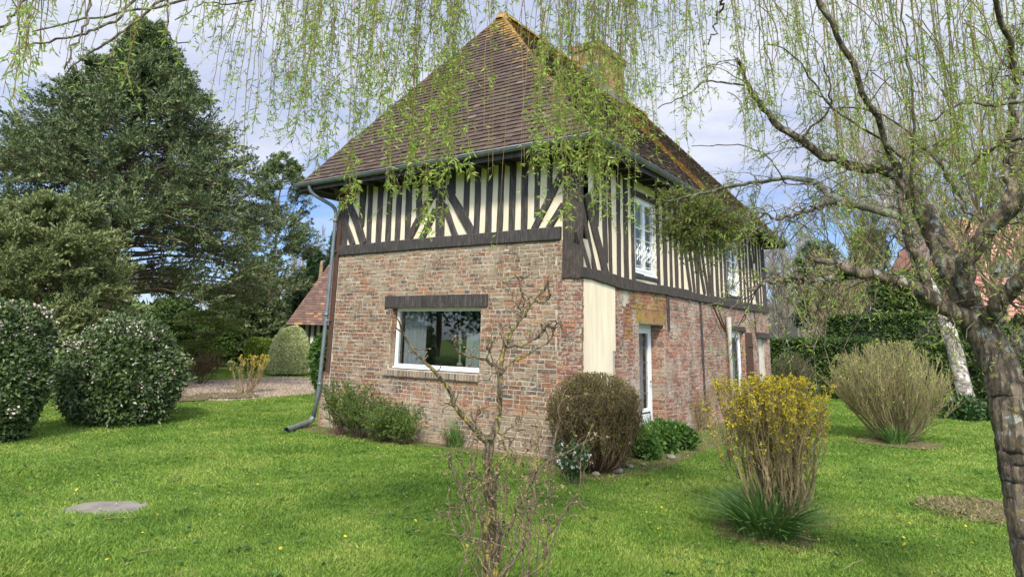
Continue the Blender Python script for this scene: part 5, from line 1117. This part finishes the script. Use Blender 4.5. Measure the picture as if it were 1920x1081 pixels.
for i, (x, yt, D, sp, lab) in enumerate(((1452, 470, 55, 1.6, 'slim bare tree just right of the house end'), (1478, 430, 62, 2.0, 'tall slim bare tree right of the house'), (1505, 500, 50, 2.2, 'bare tree in front of the pale distant house'), (1430, 395, 75, 3.0, 'faint tall bare tree above the far eaves'), (1545, 440, 52, 3.2, 'spreading bare tree beside the dark evergreen'), (1385, 360, 80, 3.2, 'faint tall bare tree seen over the roof end'), (1468, 520, 40, 1.8, 'small bare tree over the long hedge'))):
    c = at(x, 640, D); bare_tree('bare_tree', lab, c, hz(x, yt, D), sp, n1=34, r=.13, rt=.012, up=1.4)
for i, (x, yt, D, sp, lab) in enumerate(((1640, 470, 36, 4.0, 'bare arching tree behind the wide bare bush'), (1760, 300, 34, 5.0, 'large bare tree behind the willow trunk'), (1880, 280, 32, 4.5, 'bare tree in front of the red roofed house'), (1560, 560, 31, 2.2, 'low bare scrub on top of the hedge'), (1950, 330, 30, 4.5, 'bare tree at the right edge'))):
    c = at(x, 640, D); bare_tree('bare_tree', lab, c, hz(x, yt, D), sp, 'stem_olive', n1=30, n2=260, n3=1300, r=.16, rt=.011, up=.7, lv=('lime', 1400, .09))
for x, yt, D, lab in ((540, 500, 70, 'faint bare tree left of the barn'), (600, 470, 75, 'faint bare tree behind the barn')):
    c = at(x, 640, D); bare_tree('bare_tree', lab, c, hz(x, yt, D), 3, n1=30, r=.13, rt=.014, up=1.2)
# leaning birch trunk with crown
c = onz(1822, 783); Dn = dist(c); o = thing('birch_tree', 'leaning tree with white peeling trunk in front of the hedge', 'tree', (c[0], c[1], 0))
pp = smooth_path([c, at(1808, 730, Dn), at(1790, 650, Dn), at(1755, 560, Dn+.3), at(1700, 450, Dn+.6), at(1665, 390, Dn+.8), at(1630, 300, Dn+1)], 26, 3); b = MB(); b.tubes(pp, np.linspace(.21, .09, 26)*(1+rng.normal(0, .06, 26)), 12, cap=False); b.build('trunk', M['birch'], o, smooth=True)
A, RA = side_twigs(pp[None], 22, 2.6, .5, 1, 8, .045, .8, .6, .05); Bq, RB = side_twigs(A, 300, 1.1, .1, 1, 6, .012, .7, .2, .03); b = MB(); b.tubes(A, RA, 5); b.tubes(Bq, RB, 3); b.build('branches', M['grey_twig'], o)
c = onz(1822, 787); o = thing('leafy_perennial', 'green leaves around the foot of the leaning white trunk', 'plant', c); b = MB(); lump_leaves(b, ell_lumps((c[0], c[1], .2), (.7, .5, .2), 12, .2), 1800, .13, .06, .02, .9, .6, .5); b.build('foliage', M['ivy'], o)
c, w, h = px_shrub(1452, 1530, 660, 752, .5)
twiggy('garden_shrub', 'soft grey green shrub in front of the long hedge beyond the yellow bush', 'bush', c, w, h, 90, 1800, M['conifer'], 9000, .05, .012, M['stem_brown'])
# wires strung from the willow
for i, (ya, yb) in enumerate(((650, 652), (700, 712))):
    pA = at(1842, 655+i*35, 5.2); pB = at(2100, 650+i*60, 6.5); t = np.linspace(0, 1, 14)[:, None]; P = pA*(1-t)+pB*t; P[:, 2] -= .05*np.sin(PI*t[:, 0]); b = MB(); b.tubes(P, np.full(14, .004), 5)
    b.build('washing_line', M['pipe'], label=('upper' if i == 0 else 'lower')+' thin pale line strung from the willow trunk to the right', category='line')

# ================================================================== TWISTED HAZEL in the foreground
def rpath(pts, n=30, it=2, wig=0.):
    q = smooth_path(pts, n, it)
    if wig:
        w_ = rng.normal(0, wig, q.shape); w_ = (w_+np.roll(w_, 1, 0))/2; w_[0] = 0; q = q+w_
    return q
HAZ = thing('twisted_hazel', 'small bare twisted tree with mossy branches standing in the foreground', 'tree', P_HAZ)
def hz_path(P, D0, n=30, wig=.006, dv=None):
    D_ = np.broadcast_to(np.array(D0, float), (len(P),)); return rpath([at(x, y, d) for (x, y), d in zip(P, D_)], n, 2, wig)
HB = []
rngp = np.random.default_rng(3)
trunk_ = hz_path([(918, 1150), (917, 1040), (919, 940), (915, 860), (916, 815)], 4.55, 30, .005)
b = MB(); b.tubes(trunk_, np.linspace(.050, .030, 30)*(1+rng.normal(0, .07, 30)), 12, vj=.07)
# second stem fused to the trunk
b.tubes(hz_path([(925, 1140), (932, 1000), (925, 920), (938, 860)], 4.5, 20, .006), np.linspace(.026, .015, 20)*(1+rng.normal(0, .07, 20)), 9)
b.build('trunk', M['hazelbark'], HAZ, smooth=True)
defs = [([(915, 830), (880, 795), (850, 755), (838, 720), (800, 680), (775, 655), (757, 630), (752, 605), (736, 590)], 4.55, 4.3, .034, .007),
        ([(918, 825), (935, 790), (938, 740), (936, 690), (950, 640), (975, 600), (1000, 565), (1020, 545), (1030, 532)], 4.5, 4.85, .036, .008),
        ([(937, 690), (920, 680), (900, 670), (865, 665), (848, 645), (850, 635)], 4.55, 4.3, .018, .008),
        ([(948, 650), (985, 645), (1010, 630), (1030, 605), (1045, 600), (1055, 618)], 4.62, 5.0, .020, .006),
        ([(938, 700), (955, 680), (990, 665), (1010, 650), (1030, 640), (1040, 620), (1050, 600)], 4.6, 4.9, .016, .005),
        ([(940, 745), (930, 690), (918, 660), (925, 640), (915, 632)], 4.5, 4.4, .012, .005),
        ([(975, 600), (985, 570), (978, 545), (972, 525), (980, 515)], 4.75, 4.85, .014, .005),
        ([(985, 590), (970, 575), (960, 560), (962, 548)], 4.75, 4.7, .010, .005),
        ([(1000, 565), (1020, 568), (1032, 555), (1028, 538)], 4.8, 4.9, .012, .005),
        ([(890, 1000), (880, 900), (885, 830), (893, 780), (898, 760)], 4.4, 4.4, .014, .006),
        ([(878, 940), (850, 890), (845, 850), (842, 820)], 4.4, 4.3, .008, .004),
        ([(935, 1050), (960, 980), (985, 920), (1000, 870), (1010, 820), (1005, 790)], 4.5, 4.7, .016, .006),
        ([(940, 1080), (985, 1020), (1003, 940), (1000, 880), (1010, 840), (1030, 800)], 4.35, 4.5, .013, .005),
        ([(945, 1110), (1018, 1060), (1030, 960), (1025, 900), (1040, 870)], 4.3, 4.3, .012, .005),
        ([(1028, 1000), (1060, 960), (1080, 930), (1100, 955)], 4.3, 4.2, .009, .004),
        ([(930, 1060), (950, 950), (945, 880), (955, 840), (975, 800), (968, 780)], 4.5, 4.6, .015, .005),
        ([(945, 900), (960, 870), (985, 850), (1000, 835)], 4.6, 4.7, .010, .005),
        ([(925, 940), (905, 900), (870, 880), (865, 850)], 4.45, 4.35, .010, .005),
        ([(925, 1000), (895, 960), (868, 930)], 4.45, 4.3, .009, .005),
        ([(930, 870), (950, 850), (940, 820), (955, 800)], 4.5, 4.6, .016, .008)]
for k in range(7):      # thin upright shoots round the base
    x0 = 918+rngp.normal(0, 14); xm = x0+rngp.normal(8, 40); xt = xm+rngp.normal(6, 28); y1 = rngp.uniform(770, 960)
    defs.append(([(x0, 1120), (x0+(xm-x0)*.6, 1030), (xm, (1030+y1)/2), ((xm+xt)/2, y1+50), (xt, y1)], 4.45, 4.45+rngp.normal(0, .15), .010, .005))
for pts, d0, d1, r0, r1 in defs:
    HB.append((hz_path(pts, np.linspace(d0, d1, len(pts)), 30, .006), r0, r1))
for q, r0, r1 in HB:
    b = MB(); t = np.linspace(0, 1, 30); b.tubes(q, .62*(r0*(1-t)+r1*t)*(1+rng.normal(0, .10, 30)), 8)
    if r0 > .02: b.build('branch', M['hazelbark'], HAZ, smooth=True); continue
    b.build('branch', M['hazeltwig'], HAZ, smooth=True)
# curly side shoots
TW = []; TR_ = []
for q, r0, r1 in HB:
    L_ = np.linalg.norm(np.diff(q, axis=0), axis=1).sum(); k = int(3+L_*(15 if r0 > .0105 else 8))
    for _ in range(k):
        i = rng.integers(6, 29); n = 10; d = unit(rdir(1)[0]+np.array([0, 0, .35])); p = q[i].copy(); l = rng.uniform(.03, .16)/n; P = [p.copy()]; ax = rdir(1)[0]; w_ = rng.uniform(-.55, .55)
        for j in range(n-1):
            d = unit(d+np.cross(ax, d)*w_+np.array([0, 0, .10])+rng.normal(0, .12, 3)); p = p+d*l; P.append(p.copy())
        TW.append(P); TR_.append(np.linspace(.0055, .0028, n)*rng.uniform(.7, 1.3))
TW = np.array(TW); b = MB(); b.tubes(TW, np.array(TR_), 5); b.build('twigs', M['hazeltwig'], HAZ, smooth=True, kind='stuff')
b = MB(); e = TW[:, -1]; dd = unit(TW[:, -1]-TW[:, -2]); b.tubes(np.stack([e-dd*.002, e+dd*.006, e+dd*.013], 1), np.tile([.0045, .0062, .001], (len(e), 1)), 6); b.build('buds', M['bud'], HAZ, kind='stuff')
# straggly rose canes standing beside the hazel
o = thing('rose_canes', 'thin bare rose canes with seed heads rising beside the twisted tree', 'plant', at(1020, 1150, 4.2)*np.array([1, 1, 0]))
CN = [([(1010, 1140), (1030, 1040), (1050, 960), (1090, 925), (1085, 860), (1110, 795)], 4.2), ([(985, 1140), (995, 1000), (1000, 900), (1020, 860), (1060, 850), (1110, 820)], 4.1), ([(1025, 870), (1050, 790), (1045, 760), (1065, 742)], 4.15),
      ([(850, 1120), (885, 1000), (860, 900), (845, 850)], 4.3), ([(975, 1140), (985, 960), (970, 880), (985, 830)], 4.4), ([(1000, 1140), (1010, 990), (1040, 900), (1025, 840)], 4.5), ([(890, 1120), (905, 960), (890, 880), (900, 800)], 4.6)]
b = MB(); CP = []
for pts, d0 in CN: q = rpath([at(x, y, d0) for x, y in pts], 20, 2, .004); CP.append(q); b.tubes(q, np.linspace(.006, .0025, 20), 6)
CP = np.array(CP); Q, Rq = side_twigs(CP, 60, .14, .25, 1, 6, .0025, .8, .3, .008); b.tubes(Q, Rq, 4); b.build('stems', M['hazeltwig'], o)
b = MB(); e = np.concatenate([Q[:30, -1], CP[:, -1]]); pp = np.repeat(e, 8, 0); b.leaves(pp, rdir(len(pp)), .016, .010); b.build('seed_heads', M['bud'], o, kind='stuff')

# ================================================================== MISTLETOE
mc = at(1318, 415, 6.9); o = thing('mistletoe_clump', 'dense dark green clump of leaves hanging on the thin branch before the side wall', 'mistletoe', mc)
n = 110; d = rdir(n); t = np.linspace(0, 1, 8)[None, :, None]; P = mc+d[:, None]*t*np.array([.58, .58, .42])*rng.uniform(.6, 1.1, (n, 1, 1))+np.cumsum(rng.normal(0, .012, (n, 8, 3)), 1); b = MB(); b.tubes(P, np.tile(np.linspace(.006, .0025, 8), (n, 1)), 4)
Q, Rq = side_twigs(P, 1100, .18, .3, 1, 5, .0025, .9, -.1, .01); b.tubes(Q, Rq, 3); b.build('stems', M['stem_brown'], o)
b = MB(); p, tn = along(Q, 10500, .1, 1); b.leaves(p, unit(tn+rdir(len(p))*.8+np.array([0, 0, -.2])), .05*rng.uniform(.6, 1.2, len(p)), .011, rdir(len(p))); b.build('leaves', m_leaf('mistletoe_leaf', [(.09, .14, .02), (.17, .23, .04), (.28, .33, .07)], .3), o)

# ================================================================== WILLOW
WIL = thing('weeping_willow', 'weeping willow with lichened trunk at the right and hanging leafy strands across the top', 'tree', P_WIL)
def wp(pts, n=40, it=3, wig=.008): return rpath([at(x, y, d) for x, y, d in pts], n, it, wig)
def limb(pts, r0, r1, n=40, k=12, mat='willowbark', wig=.008, name='branch', rv=.06):
    q = wp(pts, n, 3, wig); t = np.linspace(0, 1, n); rr = (r0*(1-t)**1.0+r1*t); j = rng.normal(0, rv, n); j = (j+np.roll(j, 1))/2; b = MB(); b.tubes(q, rr*(1+j), k, vj=.028 if k > 8 else 0); b.build(name, M[mat], WIL, smooth=True); return q, rr
T0 = [(1968, 1175, 5.0), (1950, 1081, 5.0), (1928, 960, 5.03), (1907, 840, 5.06), (1890, 740, 5.1), (1869, 670, 5.15), (1838, 610, 5.2)]
LI = []
LI.append(limb(T0, .112, .100, 90, 26, name='trunk', wig=.003, rv=.007))
LI.append(limb([(1836, 612, 5.2), (1808, 560, 5.25), (1775, 490, 5.3), (1745, 420, 5.4), (1712, 360, 5.5), (1685, 325, 5.6)], .088, .052, rv=.07))
LI.append(limb([(1690, 330, 5.6), (1660, 318, 5.6), (1600, 310, 5.5), (1540, 292, 5.4), (1490, 258, 5.3), (1450, 225, 5.2), (1418, 190, 5.1), (1395, 150, 5.0), (1385, 110, 4.9)], .042, .013, wig=.014))
LI.append(limb([(1840, 615, 5.2), (1800, 590, 5.1), (1750, 560, 5.0), (1700, 530, 4.9), (1640, 518, 4.8), (1590, 505, 4.7), (1550, 490, 4.65), (1512, 480, 4.6)], .065, .018, rv=.09, wig=.010))
LI.append(limb([(1610, 512, 4.75), (1570, 520, 4.7), (1530, 522, 4.6), (1480, 522, 4.5), (1440, 530, 4.4), (1405, 545, 4.35)], .024, .010, wig=.014))
LI.append(limb([(1740, 550, 5.0), (1725, 500, 5.0), (1705, 450, 5.0), (1692, 400, 5.0), (1688, 345, 5.0), (1686, 300, 5.0)], .034, .012, wig=.010))
LI.append(limb([(1692, 405, 5.05), (1660, 395, 5.0), (1610, 385, 5.1), (1565, 375, 5.3), (1535, 345, 5.5), (1490, 333, 5.8), (1430, 338, 6.1), (1370, 348, 6.4), (1310, 365, 6.6), (1245, 378, 6.8)], .030, .009, mat='smoothbark', wig=.008))
LI.append(limb([(1600, 383, 5.1), (1555, 378, 5.0), (1515, 395, 4.9), (1470, 410, 4.8), (1430, 405, 4.7)], .018, .006, wig=.012))
LI.append(limb([(1820, 600, 5.2), (1815, 545, 5.1), (1808, 500, 5.05), (1850, 430, 5.0), (1890, 395, 4.95), (1935, 360, 4.9), (2010, 330, 4.8)], .058, .040, wig=.008))
LI.append(limb([(1843, 612, 5.18), (1870, 575, 5.0), (1905, 530, 4.9), (1960, 480, 4.8), (2020, 450, 4.7)], .050, .038, wig=.008))
LI.append(limb([(1870, 720, 5.1), (1882, 670, 5.3), (1900, 640, 5.4), (1950, 600, 5.5)], .06, .04))
LI.append(limb([(1884, 400, 4.95), (1893, 340, 5.0), (1890, 280, 5.1), (1900, 220, 5.2), (1905, 140, 5.2), (1890, 50, 5.2)], .032, .014, wig=.012))
# arching limbs overhead which carry the hanging strands
up1 = [(1685, 330, 5.6), (1650, 240, 5.3), (1600, 130, 5.0), (1540, 0, 4.7), (1440, -160, 4.4), (1250, -280, 4.3), (1000, -330, 4.3), (700, -330, 4.3), (420, -240, 4.2), (200, -120, 4.1)]
LI.append(limb(up1, .022, .010, 70, 8, wig=.02))
up2 = [(1905, 140, 5.2), (1850, -50, 4.6), (1700, -200, 4.0), (1450, -300, 3.6), (1150, -340, 3.4), (850, -320, 3.4), (600, -200, 3.3), (420, -90, 3.3)]
LI.append(limb(up2, .018, .008, 70, 8, wig=.02))
# darker thin branches visible in the crown
for pts, r in (([(1700, 380, 5.4), (1712, 300, 5.3), (1716, 200, 5.2), (1700, 100, 5.1), (1688, -20, 5.0)], .012), ([(1500, 262, 5.3), (1560, 200, 5.2), (1555, 150, 5.1), (1540, 110, 5.0)], .010), ([(1810, 380, 5.2), (1760, 300, 5.2), (1700, 240, 5.2), (1620, 200, 5.2), (1540, 200, 5.1)], .010),
               ([(1395, 160, 5.0), (1330, 150, 4.9), (1290, 175, 4.8), (1230, 205, 4.7)], .008), ([(1530, 345, 5.5), (1470, 345, 5.4), (1440, 290, 5.2), (1400, 275, 5.0), (1350, 270, 4.9), (1300, 275, 4.8)], .007), ([(1700, 300, 5.5), (1640, 250, 5.4), (1560, 205, 5.2), (1480, 90, 5.0), (1440, 85, 5.0)], .010),
               ([(330, -20, 3.6), (250, 45, 3.5), (190, 90, 3.45), (125, 132, 3.4)], .008), ([(175, -30, 3.6), (170, 10, 3.6), (150, 60, 3.5), (122, 132, 3.4)], .007), ([(262, -30, 3.8), (230, 30, 3.8), (160, 65, 3.75), (90, 75, 3.7), (20, 100, 3.7)], .009), ([(310, -30, 3.9), (318, 50, 3.9), (325, 85, 3.9), (350, 80, 3.9)], .007),
               ([(430, -30, 4.2), (350, 0, 4.1), (280, 20, 4.0), (180, 30, 4.0), (60, 60, 4.0)], .010), ([(520, -20, 4.3), (440, 8, 4.3), (370, 10, 4.2), (330, 40, 4.2)], .007), ([(1362, -20, 2.6), (1345, 30, 2.6), (1335, 85, 2.6)], .006), ([(0, 60, 3.7), (30, 20, 3.8), (80, -20, 3.9)], .007),
               ([(1850, 430, 5.0), (1800, 380, 5.1), (1770, 330, 5.2), (1750, 250, 5.2)], .012), ([(1920, 260, 4.9), (1870, 270, 5.0), (1830, 300, 5.1), (1790, 350, 5.1)], .016), ([(1925, 190, 5.1), (1860, 200, 5.1), (1800, 190, 5.1), (1740, 230, 5.1)], .012), ([(1780, 495, 5.3), (1830, 400, 5.4), (1845, 385, 5.4)], .012)):
    limb(pts, r, r*.45, 24, 6, wig=.010)
# hanging strands
zones = [  # hank centre x, half width, strands, lowest y, depth, leafiness
    (10, 30, 9, 200, 3.4, .9), (60, 60, 7, 120, 3.8, .4), (130, 60, 6, 140, 3.8, .3), (205, 40, 7, 150, 3.7, .7), (262, 25, 5, 120, 3.7, .6), (330, 60, 8, 120, 4.1, .35),
    (395, 25, 7, 210, 4.2, .7), (430, 20, 8, 330, 4.3, .7), (470, 18, 6, 250, 4.4, .6), (512, 22, 9, 260, 4.4, .8), (545, 16, 8, 320, 4.2, .9), (585, 22, 14, 330, 4.0, 1.0), (610, 12, 7, 300, 4.0, 1.0),
    (650, 14, 8, 380, 4.0, 1.0), (672, 12, 7, 250, 4.0, .9), (705, 14, 8, 260, 3.8, 1.), (722, 12, 7, 400, 3.9, .9), (770, 20, 12, 400, 3.9, 1.0), (792, 10, 6, 440, 3.8, 1.1), (820, 14, 9, 330, 4.0, 1.), (835, 12, 7, 440, 3.8, 1.1), (855, 12, 7, 330, 3.9, 1.0),
    (745, 16, 7, 200, 4.2, .8), (690, 25, 9, 160, 4.4, .8), (560, 30, 10, 200, 4.6, .7), (880, 30, 4, 200, 4.2, .7), (905, 12, 3, 330, 3.8, .15), (950, 40, 7, 60, 3.8, .8), (985, 8, 3, 420, 3.7, .12), (920, 8, 2, 560, 3.9, .05),
    (1010, 14, 9, 330, 3.9, 1.0), (1045, 14, 9, 440, 3.9, 1.0), (1075, 14, 9, 300, 4.1, 1.), (1100, 14, 11, 360, 4.3, 1.0), (1132, 12, 12, 400, 4.4, 1.0), (1168, 12, 10, 330, 4.3, 1.0), (1185, 14, 9, 420, 4.2, .9),
    (1140, 50, 8, 160, 4.8, .9), (1215, 18, 8, 300, 4.4, .8), (1250, 22, 9, 180, 4.7, .8), (1290, 18, 9, 280, 4.6, .9), (1325, 20, 6, 180, 4.6, .6), (1375, 25, 7, 160, 4.9, .6), (1410, 18, 8, 330, 4.8, .8), (1445, 20, 11, 260, 5.0, .8),
    (1490, 24, 13, 250, 5.1, 1.05), (1530, 22, 12, 330, 5.2, 1.05), (1575, 24, 15, 400, 5.0, 1.05), (1610, 20, 13, 470, 4.8, 1.05), (1660, 30, 15, 350, 5.2, 1.05), (1710, 28, 14, 400, 5.0, 1.05), (1760, 30, 16, 430, 5.2, 1.05), (1810, 30, 16, 350, 5.0, 1.05), (1860, 30, 15, 400, 4.9, 1.05), (1910, 30, 14, 420, 4.8, 1.05)]
ST = []; LF = []
m_ = 16
for xc, hw, cnt, ylow, dc, lf in zones:
    for _ in range(cnt):
        # strands gather in hanks
        x = xc+rng.normal(0, hw*.6); D_ = dc+rng.normal(0, .25)+(1.0*rng.random() if xc > 1450 else 0); ye = -40+(ylow+40)*(1-.75*rng.random()**1.7)
        e = at(x, ye, D_); zt = hz(x, -190, D_)+rng.uniform(0, .25); L_ = zt-e[2]
        if x > 1380 and rng.random() < .55: L_ = min(L_, rng.uniform(.5, 1.5))
        t = np.linspace(0, 1, m_); sway = rng.normal(0, .07, 2)*L_; cv = rng.normal(0, .035, 2); P = np.zeros((m_, 3)); arch = (1-t)**4*rng.normal(0, .18, (2, 1))
        for a in (0, 1): P[:, a] = e[a]+sway[a]*(1-t)**1.5*.6+cv[a]*np.sin(t*PI*1.5)+np.cumsum(rng.normal(0, .005, m_))+arch[a]
        P[:, 2] = e[2]+L_*(1-t); ST.append(P); LF.append((lf, L_))
ST = np.array(ST); t = np.linspace(0, 1, m_)
b = MB(); R_ = rng.uniform(.0022, .0042, (len(ST), 1))*(1.25-.85*t); b.tubes(ST, R_, 4)
lv = MB(); TWs = []
for P, (lf, L_) in zip(ST, LF):
    # short leafy side shoots, denser towards the tip
    k = int(L_*11*lf*rng.uniform(.3, 1.7)); 
    if k < 1: continue
    tt = 1-rng.random(k)**1.35*.85; f = tt*(m_-1); j = np.minimum(f.astype(int), m_-2); p = P[j]+(P[j+1]-P[j])*(f-j)[:, None]; d = unit(rdir(k)*np.array([1, 1, .5])+np.array([0, 0, -.5])); l = rng.uniform(.02, .13, k)
    q = np.linspace(0, 1, 4)[None, :, None]; Q = p[:, None]+d[:, None]*l[:, None, None]*q; Q[:, :, 2] -= (l[:, None]*q[:, :, 0]**2)*.5; TWs.append(Q)
    n = int(L_*34*lf*rng.uniform(.5, 1.6)); tt = 1-rng.random(n)**1.2*.9; f = tt*(m_-1); j = np.minimum(f.astype(int), m_-2); p = P[j]+(P[j+1]-P[j])*(f-j)[:, None]; d = unit(rdir(n)*np.array([1, 1, .4])+np.array([0, 0, -.35])); s = rng.uniform(.5, 1.15, n)*(.025+.020*tt)
    lv.leaves(p, d, s, s*.23, rdir(n), .12)
TWs = np.concatenate(TWs); b.tubes(TWs, np.tile([.0018, .0014, .0011, .0008], (len(TWs), 1)), 3)
b.build('hanging_twigs', M['twig'], WIL, kind='stuff')
n = len(TWs)*5; p, tn = along(TWs, n, .15, 1); s = rng.uniform(.5, 1.2, n)*.040; lv.leaves(p, unit(tn*.7+rdir(n)*.8+np.array([0, 0, -.15])), s, s*.23, rdir(n), .12)
# twigs and leaves on the visible limbs
TB, TBR = [], []
for (q, rr) in LI[2:14]:
    Q, Rq = side_twigs(q[None], 30, .42, .1, 1, 8, .0042, .9, .0, .018); Q[:, :, 2] -= np.linspace(0, 1, 8)**2*.18; TB.append(Q); TBR.append(Rq)
TB = np.concatenate(TB); TBR = np.concatenate(TBR); b = MB(); b.tubes(TB, TBR, 4); Q, Rq = side_twigs(TB, 2200, .16, .2, 1, 5, .002, .9, -.2, .008); b.tubes(Q, Rq, 3); b.build('side_twigs', M['willowbark'], WIL, kind='stuff')
n = 9000; p, tn = along(Q, n, .1, 1); s = rng.uniform(.5, 1.15, n)*.036; lv.leaves(p, unit(tn*.5+rdir(n)*.9), s, s*.22, rdir(n), .1)
lv.build('crown', M['willow'], WIL)
